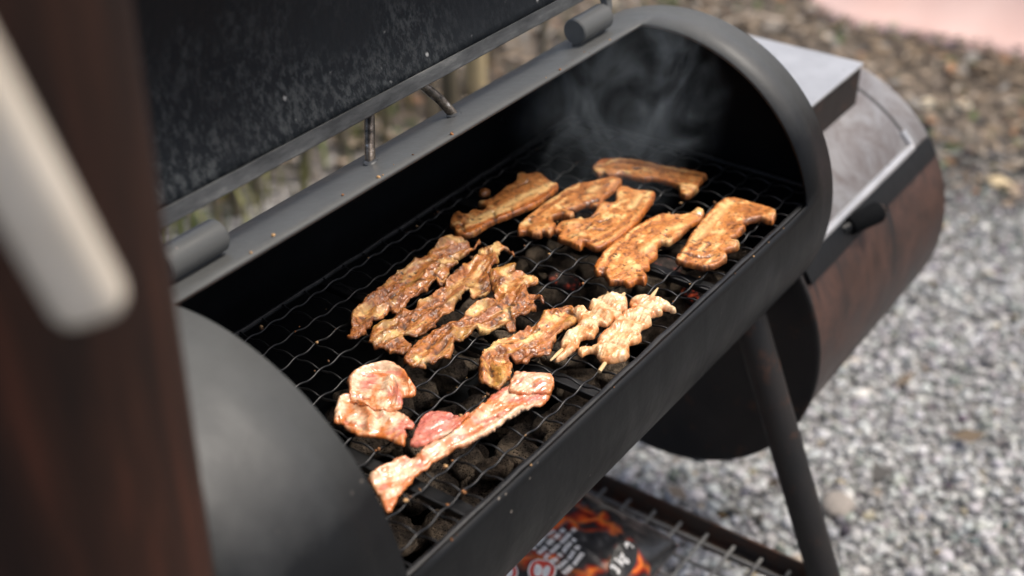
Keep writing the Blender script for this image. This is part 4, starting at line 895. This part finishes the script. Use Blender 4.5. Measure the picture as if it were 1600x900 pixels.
# ------------------------------------------------------------------ charcoal bag on the shelf
BCX, BCY, BLX, BLY = 0.995, 0.035, 0.205, 0.138
def bag_h(x, y):
    u, w = np.clip((x - BCX) / BLX, -1, 1), np.clip((y - BCY) / BLY, -1, 1)
    p = (1 - np.abs(u) ** 2.6) * (1 - np.abs(w) ** 2.6)
    wr = (fbm(x * 16, y * 16, 77) - 0.5) * 0.020 + (np.abs(fbm(x * 30 + y * 8, y * 30 - x * 10, 91) - 0.5)) * 0.016
    return SZ + 0.006 + 0.012 + np.clip(p, 0, 1) ** 0.42 * (0.060 + wr)
def mat_bag():
    t = NT('printed_bag')
    v = t.mapping()
    wv = t.noise(v, 14, 3)
    vec = t.n.new('ShaderNodeVectorMath'); vec.operation = 'ADD'; t.lk(v, vec.inputs[0])
    nc = t.n.new('ShaderNodeTexNoise'); nc.inputs['Scale'].default_value = 18; t.lk(v, nc.inputs['Vector'])
    sc = t.n.new('ShaderNodeVectorMath'); sc.operation = 'SCALE'; sc.inputs['Scale'].default_value = 0.035; t.lk(nc.outputs['Color'], sc.inputs[0]); t.lk(sc.outputs[0], vec.inputs[1])
    e = t.voro(vec.outputs[0], 20, 'DISTANCE_TO_EDGE')
    n = t.noise(v, 60, 6, 0.7)
    n2 = t.noise(v, 12, 3)
    lump = t.ramp(n, [(0.3, (0.010, 0.010, 0.011)), (0.6, (0.04, 0.04, 0.042)), (0.8, (0.16, 0.16, 0.16))])
    fire = t.ramp(t.math('ADD', e, t.math('MULTIPLY', t.math('SUBTRACT', n, 0.5), 0.12)), [(0.0, (0.88, 0.24, 0.03)), (0.07, (0.66, 0.085, 0.02)), (0.15, (0.22, 0.014, 0.008)), (0.24, (0.012, 0.010, 0.010))])
    k = t.math('MULTIPLY', t.ramp(e, [(0.16, 1.0), (0.26, 0.0)]), t.ramp(n2, [(0.48, 0.0), (0.57, 1.0)]))
    col = t.mix(k, lump, fire)
    x, y, z = t.sep(t.tc.outputs['Object'])
    t.bump(wv, 0.2, 0.004)
    return t.out(col, 0.28, spec=0.5)
NX, NY = 100, 76
b_ = MB()
gxs = np.linspace(BCX - BLX, BCX + BLX, NX); gys = np.linspace(BCY - BLY, BCY + BLY, NY)
GXX, GYY = np.meshgrid(gxs, gys, indexing='ij')
top = bag_h(GXX, GYY)
shr = 1 - 0.05 * (np.abs((GXX - BCX) / BLX) ** 3) * 0
for i in range(NX):
    for j in range(NY): b_.v.append((gxs[i], gys[j], float(top[i, j])))
for i in range(NX):
    for j in range(NY):
        eg = i in (0, NX - 1) or j in (0, NY - 1)
        b_.v.append((gxs[i], gys[j], (SZ + 0.0175) if eg else (SZ + 0.0045)))
o2 = NX * NY
for i in range(NX - 1):
    for j in range(NY - 1):
        a = i * NY + j
        b_.f += [(a, a + NY, a + NY + 1, a + 1), (o2 + a, o2 + a + 1, o2 + a + NY + 1, o2 + a + NY)]; b_.mi += [0, 0]
for i in range(NX - 1):
    for j in (0, NY - 1):
        a = i * NY + j; q = (a, o2 + a, o2 + a + NY, a + NY); b_.f.append(q if j == 0 else q[::-1]); b_.mi.append(0)
for j in range(NY - 1):
    for i in (0, NX - 1):
        a = i * NY + j; q = (a, a + 1, o2 + a + 1, o2 + a); b_.f.append(q if i == 0 else q[::-1]); b_.mi.append(0)
bag = empty('charcoal_bag', (BCX, BCY, SZ + 0.004), 'glossy black charcoal bag with glowing coal print on the lower shelf', 'bag')
own(bag, b_.build('bag_body', mat_bag(), angle=70))
M_WHITEINK = mat_simple('white_print', (0.74, 0.73, 0.71), (0.82, 0.81, 0.79), 40, 0.4, 0.05)
M_REDINK = mat_simple('red_print', (0.55, 0.05, 0.035), (0.66, 0.08, 0.05), 40, 0.4, 0.05)
M_BLACKINK = mat_simple('black_print', (0.012, 0.012, 0.013), (0.02, 0.02, 0.02), 40, 0.4, 0.05)
def drape(o, lift):
    n = len(o.data.vertices); co = np.empty(n * 3, np.float32); o.data.vertices.foreach_get('co', co); co = co.reshape(-1, 3)
    co[:, 2] = bag_h(co[:, 0], co[:, 1]) + lift; o.data.vertices.foreach_set('co', co.ravel()); o.data.update(); own(bag, o)
def text_mesh(body, x, y, size, ang, mat, name, bold=0.0):
    cu = bpy.data.curves.new('print', 'FONT'); cu.body = body; cu.size = size; cu.offset = bold; cu.resolution_u = 3
    t_ = bpy.data.objects.new('print', cu); COL.objects.link(t_)
    bpy.context.view_layer.update()
    me = bpy.data.meshes.new_from_object(t_.evaluated_get(bpy.context.evaluated_depsgraph_get()))
    bpy.data.objects.remove(t_)
    bm_ = bmesh.new(); bm_.from_mesh(me)
    bmesh.ops.triangulate(bm_, faces=bm_.faces[:])
    bmesh.ops.subdivide_edges(bm_, edges=[e_ for e_ in bm_.edges if e_.calc_length() > size * 0.12], cuts=3)
    bmesh.ops.transform(bm_, matrix=Matrix.Translation((x, y, 0)) @ Matrix.Rotation(ang, 4, 'Z'), verts=bm_.verts[:])
    bm_.to_mesh(me); bm_.free(); me.materials.clear(); me.materials.append(mat)
    o = bpy.data.objects.new(name, me); COL.objects.link(o); drape(o, 0.0052); return o
def ellipse(x, y, rx, ry, ang, mat, name, lift, inner=0.0, n=40):
    b_ = MB(); rings = [1.0, 0.8, 0.6, 0.4, 0.2] if not inner else [1.0, (1 + inner) / 2, inner]
    ca, sa = math.cos(ang), math.sin(ang)
    for q in rings:
        for k in range(n):
            a = 2 * PI * k / n; ex, ey = rx * q * math.cos(a), ry * q * math.sin(a)
            b_.v.append((x + ex * ca - ey * sa, y + ex * sa + ey * ca, 0))
    for r_ in range(len(rings) - 1):
        for k in range(n):
            k2 = (k + 1) % n; b_.f.append((r_ * n + k, r_ * n + k2, (r_ + 1) * n + k2, (r_ + 1) * n + k)); b_.mi.append(0)
    if not inner:
        b_.f.append(tuple((len(rings) - 1) * n + k for k in range(n))); b_.mi.append(0)
    o = b_.build(name, mat); drape(o, lift); return o
ellipse(1.096, -0.078, 0.033, 0.0135, 0.12, M_BLACKINK, 'weight_panel', 0.0026)
text_mesh('3 kg', 1.072, -0.0845, 0.0165, 0.13, M_WHITEINK, 'printed_weight', 0.0006)
text_mesh('e', 1.110, -0.0805, 0.023, 0.13, M_WHITEINK, 'printed_mark', 0.0012)
# rows of small white print, too soft in the photograph to read: short dashes in word groups
for r_ in range(7):
    y = 0.022 - 0.0105 * r_
    x = 1.030 - 0.002 * r_; xe = 1.110 - (0.0, 0.035, 0.022, 0.012, 0.030, 0.040, 0.048)[r_] + 0.0
    b_ = MB()
    while x < xe:
        wlen = rnd.randint(2, 6)
        for c in range(wlen):
            if x > xe: break
            w_ = rnd.choice((0.0022, 0.0028, 0.0032))
            hgt = rnd.choice((0.0058, 0.0066, 0.0066))
            b_.add([(x, y, 0), (x + w_, y, 0), (x + w_, y + hgt, 0), (x, y + hgt, 0)], [(0, 1, 2, 3)])
            x += w_ + 0.0009
        x += 0.0032
    drape(b_.build('printed_line', M_WHITEINK), 0.0022)
for (x, y, s) in ((1.004, -0.016, 1.0), (0.972, 0.016, 0.85)):
    ellipse(x, y, 0.021 * s, 0.017 * s, 0.2, M_WHITEINK, 'emblem_ring', 0.0014)
    ellipse(x, y, 0.0185 * s, 0.0147 * s, 0.2, M_REDINK, 'emblem_disc', 0.0020)
    ellipse(x - 0.003 * s, y + 0.004 * s, 0.0095 * s, 0.0052 * s, 0.5, M_WHITEINK, 'emblem_leaf', 0.0026)
    ellipse(x + 0.002 * s, y - 0.005 * s, 0.0105 * s, 0.0045 * s, 0.35, M_WHITEINK, 'emblem_leaf', 0.0026)

# ------------------------------------------------------------------ the meat
def resample(poly, step, closed=True):
    P = np.array(poly, float); n = len(P); out = []
    rng = n if closed else n - 1
    for i in range(rng):
        if closed: p0, p1, p2, p3 = P[(i - 1) % n], P[i], P[(i + 1) % n], P[(i + 2) % n]
        else: p0, p1, p2, p3 = P[max(i - 1, 0)], P[i], P[i + 1], P[min(i + 2, n - 1)]
        m_ = max(2, int(np.linalg.norm(p2 - p1) / step))
        for k in range(m_):
            t = k / m_
            out.append(0.5 * ((2 * p1) + (-p0 + p2) * t + (2 * p0 - 5 * p1 + 4 * p2 - p3) * t * t + (-p0 + 3 * p1 - 3 * p2 + p3) * t ** 3))
    if not closed: out.append(P[-1])
    return np.array(out)
def seg_dist(X, Y, line):
    """distance, arc length and signed side to a polyline"""
    best = np.full(X.shape, 1e9); along = np.zeros(X.shape); sgn = np.zeros(X.shape); s0 = 0.0
    for a, b in zip(line[:-1], line[1:]):
        d = b - a; L = float(np.hypot(*d)) + 1e-9
        t = np.clip(((X - a[0]) * d[0] + (Y - a[1]) * d[1]) / L ** 2, 0, 1)
        dx, dy = X - (a[0] + t * d[0]), Y - (a[1] + t * d[1])
        q = np.hypot(dx, dy); k = q < best
        best = np.where(k, q, best); along = np.where(k, s0 + t * L, along); sgn = np.where(k, np.sign(d[0] * dy - d[1] * dx), sgn); s0 += L
    return best, along, best * sgn
def inside(X, Y, poly):
    c = np.zeros(X.shape, bool); n = len(poly)
    for i in range(n):
        x0, y0 = poly[i]; x1, y1 = poly[(i + 1) % n]
        k = ((y0 > Y) != (y1 > Y)); xi = (x1 - x0) * (Y - y0) / (y1 - y0 + 1e-12) + x0
        c ^= k & (X < xi)
    return c
C_ = {k: np.array(v) for k, v in dict(
    lean=(0.27, 0.082, 0.022), lean2=(0.45, 0.165, 0.045), fat=(0.64, 0.255, 0.068), pale=(0.88, 0.58, 0.25), rind=(0.50, 0.14, 0.02),
    char=(0.030, 0.013, 0.007), brown=(0.12, 0.042, 0.014), pink=(0.44, 0.18, 0.09), rawpink=(0.66, 0.19, 0.15), rawfat=(0.90, 0.66, 0.45), spice=(0.66, 0.19, 0.035),
    chick=(0.82, 0.51, 0.25), chickpale=(0.90, 0.70, 0.43), olive=(0.38, 0.25, 0.05)).items()}
STYLE = {
    'belly':   dict(t=7.5, edge=2.3, relief=0.8, ruf=0.8, wave=0.9, tex=0.45),
    'bacon':   dict(t=3.6, edge=1.8, relief=1.9, ruf=1.8, wave=2.6, tex=0.8),
    'raw':     dict(t=3.6, edge=2.4, relief=1.7, ruf=1.2, wave=2.6, tex=0.3),
    'chicken': dict(t=8.0, edge=4.5, relief=1.9, ruf=1.3, wave=1.2, tex=0.5)}
CELL = 0.72
def build_meat(key, style, seed, label, name, mat, parent=None, base=None, group='meat on the grate', tone=1.0):
    D = MEAT[key]; S = STYLE[style]
    spine = resample(D['spine'], 4, False)
    feats = {k: [resample(l, 3, False) for l in D.get(k, [])] for k in ('pale', 'char', 'lift', 'bump', 'pink', 'spice')}
    rind = resample(D['rind'], 4, False) if 'rind' in D else None
    cx, cy = np.array(D['layers'][0]).mean(0)
    allv, allf, allc = [], [], []
    z_layer = 0.0
    for li, poly in enumerate(D['layers']):
        poly = resample(poly, 1.6)
        lo, hi = poly.min(0) - 5, poly.max(0) + 5
        gx = np.arange(lo[0], hi[0], CELL); gy = np.arange(lo[1], hi[1], CELL)
        X, Y = np.meshgrid(gx, gy, indexing='ij')
        cl_ = np.vstack([poly, poly[:1]])
        d, _, _ = seg_dist(X, Y, cl_)
        f = np.where(inside(X, Y, poly), -d, d)
        ruf = S['ruf']
        f = f + (fbm(X / 7, Y / 7, seed + 3, 3) - 0.5) * 2.2 * ruf + (vnoise(X / 2.6, Y / 2.6, seed + 5) - 0.5) * 0.7 * ruf
        dist = np.maximum(-f, 0)
        sd, al, lat = seg_dist(X, Y, spine)
        # thickness and middle surface (mm)
        e = np.clip(dist / S['edge'], 0, 1)
        prof = np.sqrt(np.maximum(1 - (1 - e) ** 2, 0))
        n_big = fbm(X / 18, Y / 18, seed + 21, 3) - 0.5
        wob = lat + 5 * n_big
        n_long = fbm(al / 14 + 50, wob / 4.0 + 50, seed + 11, 4) - 0.5
        n_grain = fbm(al / 7 + 20, wob / 1.5 + 20, seed + 13, 3) - 0.5
        n_fine = fbm(X / 2.4, Y / 2.4, seed + 31, 3) - 0.5
        ridg = 1 - np.abs(2 * fbm(al / 9 + 9, wob / 4 + 9, seed + 41, 4) - 1)
        patch = fbm(X / 10, Y / 10, seed + 81, 4)
        region = fbm(al / 24 + 31, wob / 12 + 31, seed + 83, 3)
        streak = fbm(al / 26 + 3, wob / 3.4 + 3, seed + 71, 4)
        rough_ = sstep(0.42, 0.60, region)                   # wrinkled against smooth areas
        mid = S['wave'] * (1.8 * n_big + 0.6) + z_layer
        if style == 'bacon':
            mid = mid + 1.3 * np.sin(wob * 0.42 + 3 * n_big + 1.5 * np.sin(al / 19 + seed)) + 1.6 * np.sin(al / 8.5 + 4 * n_big) * 0.6 + 1.8
        for l in feats['lift']:
            q, _, _ = seg_dist(X, Y, l); mid = mid + np.exp(-(q / 4.2) ** 2) * (4.2 if style == 'bacon' else 5.0 if style == 'raw' else 2.4)
        amp = 0.45 + 0.9 * rough_ if style == 'bacon' else 1.0
        if style == 'belly': n_grain = 0.25 * n_grain; n_long = 0.5 * n_long + 0.7 * (fbm(X / 6, Y / 6, seed + 17, 4) - 0.5)
        top_extra = S['relief'] * amp * (n_long * 1.3 + 0.9 * (ridg - 0.62) + n_grain * 0.9) + n_fine * 1.7 * S['tex'] * amp
        for l in feats['bump']:
            q, _, _ = seg_dist(X, Y, l); top_extra = top_extra + np.exp(-(q / 6.0) ** 2) * 2.8
        groove = np.zeros(X.shape)
        for l in feats['char']:
            q, _, _ = seg_dist(X, Y, l); groove = np.maximum(groove, np.exp(-((q + (patch - 0.5) * 3) / 2.0) ** 2))
        top_extra = top_extra - groove * 1.4
        if rind is not None:
            rq, _, _ = seg_dist(X, Y, rind)
            ly_ = rq + 9.0 * n_big + 6.0 * n_long
            lay = 0.5 + 0.5 * np.cos((ly_ - 6.0) * 2 * PI / (13.0 + 6 * (region - 0.5)))
            wt = 0.15 + 0.75 * np.exp(-((rq - 6) / 8.0) ** 2)
            lay = np.clip(lay * wt + (1 - wt) * (0.55 + 1.6 * (patch - 0.5) + 0.9 * (streak - 0.5)), 0, 1)            # 1 in the fat layers, 0 in the lean
            top_extra = top_extra + (lay - 0.5) * 0.8 * wt
        if style == 'chicken':
            chunk = np.abs(np.sin(al * PI / 24 + 0.6 * n_big + 0.4)); top_extra = top_extra - 2.4 * (1 - chunk) ** 2
        t = S['t'] * prof
        curl = (1.1 if style != 'bacon' else 2.4) * np.exp(-(dist / 3.2)) * (fbm(X / 8, Y / 8, seed + 61, 2) - 0.35) * S['wave'] * 0.6
        zt = mid + curl + t * 0.75 + top_extra * prof ** 0.7
        zb = mid + curl - t * 0.25
        zt = np.maximum(zt, zb + 0.25 * e)
        # colour (the meat's own: fat, lean, rind, scorched edges, marinade)
        def mixc(c, k, w): return c + (C_[k] - c) * np.clip(w, 0, 1)[..., None]
        spots = fbm(X / 4.2, Y / 4.2, seed + 97, 4)
        c = np.ones(X.shape + (3,))
        if style == 'belly':
            c = c * C_['lean2']
            c = mixc(c, 'fat', sstep(0.30, 0.62, lay) * 0.95)
            c = mixc(c, 'pale', sstep(0.62, 0.95, lay) * (0.25 + 0.9 * sstep(0.40, 0.62, region)))
            c = mixc(c, 'lean', sstep(0.50, 0.90, 1 - lay) * (0.2 + 0.6 * sstep(0.45, 0.60, patch)))
            c = mixc(c, 'rind', np.exp(-(rq / 3.4) ** 2) * 0.9)
            c = mixc(c, 'rind', np.exp(-(dist / 2.4)) * 0.7)
            c = mixc(c, 'brown', np.exp(-(dist / 1.5)) * 0.9 * sstep(0.36, 0.54, patch))
            c = mixc(c, 'brown', sstep(0.58, 0.70, spots) * (0.2 + 0.6 * sstep(0.3, 0.9, 1 - lay)))
            c = mixc(c, 'char', sstep(0.68, 0.76, fbm(X / 3.0, Y / 3.0, seed + 99, 3)) * 0.7)
        elif style == 'bacon':
            c = c * (0.5 * C_['fat'] + 0.5 * C_['lean2'])
            c = mixc(c, 'pale', sstep(0.52, 0.66, streak) * 0.75 * (1 - 0.5 * rough_))
            c = mixc(c, 'olive', sstep(0.52, 0.66, fbm(al / 30, wob / 8, seed + 93, 3)) * 0.55)
            c = mixc(c, 'lean2', rough_ * 0.8)
            c = mixc(c, 'lean', rough_ * sstep(0.46, 0.60, streak) * 0.8)
            c = mixc(c, 'brown', sstep(0.50, 0.63, spots) * (0.40 + 0.45 * rough_))
            c = mixc(c, 'brown', np.exp(-(dist / 1.2)) * 0.75 * sstep(0.36, 0.58, patch))
            c = mixc(c, 'brown', sstep(0.05, 0.9, -top_extra) * 0.7)
            c = mixc(c, 'lean', sstep(0.50, 0.62, n_grain + 0.5) * 0.45)
        elif style == 'raw':
            c = c * C_['rawfat']
            c = mixc(c, 'rawpink', sstep(0.50, 0.60, streak) * 0.8)
            c = mixc(c, 'spice', sstep(0.52, 0.66, patch) * 0.75)
            c = mixc(c, 'spice', np.exp(-(dist / 3.0)) * 0.9)
            c = mixc(c, 'spice', sstep(0.3, 1.2, -top_extra) * 0.5)
            if li == 1 and key == 'm12': c = mixc(c, 'rawpink', 0.75 * np.ones(X.shape))
        else:
            c = c * C_['chick']
            c = mixc(c, 'chickpale', sstep(0.40, 0.56, patch) * 0.9)
            c = mixc(c, 'spice', sstep(0.57, 0.66, fbm(al / 9, lat / 3, seed + 95, 4)) * 0.5)
            c = mixc(c, 'spice', np.exp(-(dist / 2.2)) * 0.5)
            c = mixc(c, 'spice', (1 - chunk) ** 3 * 0.6)
        for k_, w_, rad_ in (('pale', 0.85, 4.2), ('pink', 0.8, 4.5), ('spice', 0.75, 3.4)):
            cn = {'pale': 'pale' if style in ('belly', 'bacon') else ('rawfat' if style == 'raw' else 'chickpale'), 'pink': 'pink' if style != 'raw' else 'rawpink', 'spice': 'spice'}[k_]
            for l in feats[k_]:
                q, _, _ = seg_dist(X, Y, l); c = mixc(c, cn, np.exp(-((q + (patch - 0.5) * 4) / rad_) ** 2) * w_)
        c = mixc(c, 'char', groove * (0.75 if style != 'raw' else 0.35))
        c = c * (1 + 0.35 * n_fine + 0.25 * n_grain)[..., None] * tone
        # mesh
        g0, g1 = np.gradient(f, CELL)
        gm = np.maximum(g0 ** 2 + g1 ** 2, 0.25)
        ins = f < 0
        cell = ins[:-1, :-1] | ins[1:, :-1] | ins[:-1, 1:] | ins[1:, 1:]
        use = np.zeros(X.shape, bool)
        use[:-1, :-1] |= cell; use[1:, :-1] |= cell; use[:-1, 1:] |= cell; use[1:, 1:] |= cell
        out_ = use & ~ins
        XX = X - np.where(out_, np.clip(f * g0 / gm, -1.2, 1.2), 0); YY = Y - np.where(out_, np.clip(f * g1 / gm, -1.2, 1.2), 0)
        zr = np.where(out_, mid + curl, zt); zl = np.where(out_, mid + curl, zb)
        idx = -np.ones(X.shape, int); idx[use] = np.arange(use.sum()); n_ = int(use.sum())
        i2 = idx.copy(); inn = use & ins; i2[inn] = n_ + np.arange(inn.sum())
        off = sum(len(v) for v in allv)
        vt = np.stack([XX[use], YY[use], zr[use]], 1); vb = np.stack([X[inn], Y[inn], zl[inn]], 1)
        allv += [vt, vb]; allc += [c[use], c[inn] * 0 + C_['brown']]
        I, J = np.nonzero(cell)
        ft = np.stack([idx[I, J], idx[I + 1, J], idx[I + 1, J + 1], idx[I, J + 1]], 1) + off
        fb = np.stack([i2[I, J], i2[I, J + 1], i2[I + 1, J + 1], i2[I + 1, J]], 1) + off
        allf += [ft, fb]
        z_layer = 3.4
    V = np.vstack(allv); F = np.vstack(allf); Cc = np.vstack(allc)
    V[:, 0] -= cx; V[:, 1] -= cy
    V = V / 1000
    me = bpy.data.meshes.new(name)
    me.vertices.add(len(V)); me.vertices.foreach_set('co', V.ravel().astype(np.float32))
    me.loops.add(F.size); me.loops.foreach_set('vertex_index', F.ravel().astype(np.int32))
    me.polygons.add(len(F)); me.polygons.foreach_set('loop_start', np.arange(0, F.size, 4, dtype=np.int32)); me.polygons.foreach_set('loop_total', np.full(len(F), 4, np.int32))
    me.update(calc_edges=True)
    me.polygons.foreach_set('use_smooth', [True] * len(me.polygons))
    col_attr(me, np.clip(Cc, 0.004, 0.92)); me.materials.append(mat)
    o = bpy.data.objects.new(name, me); COL.objects.link(o)
    o.location = (cx / 1000, cy / 1000, GZ + 0.0035 + S['t'] * 0.25 / 1000)
    if parent is not None:
        loc = o.location.copy(); o.parent = parent; o.location = loc - parent.location
    else:
        tag(o, label, 'meat', group)
    return o
G1, G2, G3 = 'browned belly slices at the far end', 'crinkled bacon strips in the middle', 'raw meat at the near end'
build_meat('m1', 'belly', 100, 'golden pork belly slice with orange rind, leftmost of the far slices', 'pork_belly_slice', M_MEAT, group=G1)
build_meat('m2', 'belly', 203, 'browned belly slice with a curled lean edge, left of the broad squarish slice', 'pork_belly_slice', M_MEAT, group=G1)
build_meat('m3', 'belly', 307, 'broad squarish belly slice with charred spots, touching the slice on its left', 'pork_belly_slice', M_MEAT, group=G1, tone=1.12)
build_meat('m4', 'belly', 411, 'farthest belly slice, a narrow brown strip lying crosswise in the smoke', 'pork_belly_slice', M_MEAT, group=G1, tone=0.92)
build_meat('m5', 'belly', 509, 'pale belly slice tapering to a knob, above the skewers', 'pork_belly_slice', M_MEAT, group=G1, tone=1.22)
build_meat('m6', 'belly', 613, 'orange belly slice with a hooked end, nearest the far front corner', 'pork_belly_slice', M_MEAT, group=G1, tone=1.1)
build_meat('m7', 'bacon', 701, 'crinkled brown bacon strip nearest the back of the grate', 'bacon_strip', M_MEAT, group=G2)
build_meat('m8', 'bacon', 805, 'crinkled bacon strip with a rounded near end, between two other strips', 'bacon_strip', M_MEAT, group=G2)
build_meat('m9', 'bacon', 907, 'twisted bacon strip with a broad knobbly far end and grease spots', 'bacon_strip', M_MEAT, group=G2, tone=1.1)
build_meat('m10', 'bacon', 1009, 'light bacon strip with its near end folded over, beside the skewers', 'bacon_strip', M_MEAT, group=G2, tone=1.3)
build_meat('m11', 'raw', 1103, 'curled lump of raw pink and white meat beside the near rim', 'raw_meat', M_RAW, group=G3)
build_meat('m12', 'raw', 1207, 'long raw pink strip of meat with white fat, nearest the front lip', 'raw_meat_strip', M_RAW, group=G3)
for key, seed, lab in (('s1', 1301, 'pale meat skewer lying against the folded bacon strip'), ('s2', 1403, 'pale meat skewer nearest the front lip, stick pointing both ways')):
    cx, cy = np.array(MEAT[key]['layers'][0]).mean(0) / 1000
    root = empty('meat_skewer', (cx, cy, GZ + 0.004), lab, 'skewer', 'meat skewers')
    build_meat(key, 'chicken', seed, None, 'skewered_meat', M_CHICKEN, parent=root)
    (ax, ay), (bx_, by_) = [np.array(p) / 1000 for p in MEAT[key]['stick']]
    b_ = MB(); zs = GZ + 0.0068
    A, B = Vector((ax, ay, zs)), Vector((bx_, by_, zs + 0.002)); dd = (B - A).normalized()
    b_.tube([A, A + dd * 0.012, B - dd * 0.012, B], [0.0008 if key == 's1' else 0.0019, 0.002, 0.002, 0.0018 if key == 's1' else 0.0006], 10)
    own(root, b_.build('skewer_stick', M_STICK))

b_ = MB(); v_ = I3V * (0.8 + 0.5 * fbm(I3V[:, 0] * 2.3 + 4, I3V[:, 1] * 2.3 + I3V[:, 2] * 2, 55))[:, None] * np.array([0.0075, 0.0055, 0.0045]); b_.add(v_, I3F)
o = b_.build('meat_scrap', M_MEAT, angle=180); col_attr(o.data, np.tile(C_['lean2'] * 0.7, (len(I3V), 1))); o.location = (1.0711, 0.1145, GZ + 0.005)
tag(o, 'small browned scrap of meat lying alone behind the golden belly slice', 'meat')

# crumbs of burnt meat on wires and lips
N = 170
cxy = np.c_[nrg.uniform(0.60, 1.22, N), nrg.uniform(-0.175, 0.14, N)]
snap = nrg.uniform(0, 1, N) < 0.7
cxy[:, 1] = np.where(snap, np.array(YW)[np.abs(cxy[:, 1][:, None] - np.array(YW)[None]).argmin(1)] + nrg.normal(0, 0.001, N), np.array(YW)[np.abs(cxy[:, 1][:, None] - np.array(YW)[None]).argmin(1)])
cz = np.full(N, GZ + 0.003)
lip = np.arange(N) > 145                           # some on the hinge-side lip and the front lip
th_ = np.where(np.arange(N) % 3 == 0, AF - 0.004, AR - nrg.uniform(0.0, 0.05, N))
cxy[:, 1] = np.where(lip, R * np.cos(th_), cxy[:, 1]); cz = np.where(lip, R * np.sin(th_) + 0.0005, cz)
cols = np.array([(0.30, 0.13, 0.05), (0.12, 0.06, 0.03), (0.5, 0.30, 0.14)])[nrg.integers(0, 3, N)]
o = scatter('food_crumbs', M_LITTER, ICO_V * np.array([1, 0.7, 0.6]), ICO_F, np.c_[cxy, cz], nrg.gamma(3, 0.00045, N).clip(0.0006, 0.0032), rand_rot(N), cols)
tag(o, 'scattered crumbs of browned meat on wires and lip', 'crumbs', kind='stuff')

# ------------------------------------------------------------------ smoke curling up at the far end
t = NT('smoke_air')
t.n.remove(t.b)
pv = t.n.new('ShaderNodeVolumePrincipled')
pv.inputs['Color'].default_value = (0.80, 0.91, 1.0, 1)
P = t.tc.outputs['Object']
nz = t.n.new('ShaderNodeTexNoise'); nz.inputs['Scale'].default_value = 13; nz.inputs['Detail'].default_value = 5; nz.inputs['Roughness'].default_value = 0.55; nz.inputs['Distortion'].default_value = 2.2
mpv = t.mapping((1.0, 1.0, 0.62)); t.lk(mpv, nz.inputs['Vector'])
x, y, z = t.sep(P)
def gauss(c, v, w): return t.math('POWER', t.math('DIVIDE', t.math('SUBTRACT', v, c), w), 2.0)
r2 = t.math('ADD', t.math('ADD', gauss(1.15, x, 0.145), gauss(-0.005, y, 0.125)), gauss(0.145, z, 0.145))
fall = t.math('POWER', t.math('MAXIMUM', t.math('SUBTRACT', 1.0, r2), 0.0), 1.6)
dens = t.math('MULTIPLY', t.ramp(nz.outputs['Fac'], [(0.46, 0.0), (0.56, 0.25), (0.70, 1.0)]), fall)
t.lk(t.math('MULTIPLY', dens, 6.0), pv.inputs['Density'])
t.lk(pv.outputs[0], t.n['Material Output'].inputs['Volume'])
b_ = MB(); b_.box((1.153, -0.005, 0.165), (0.30, 0.255, 0.28))
o = b_.build('smoke', t.m, smooth=False)
tag(o, 'thin grey smoke curling up over the far meat slices', 'smoke', kind='stuff')
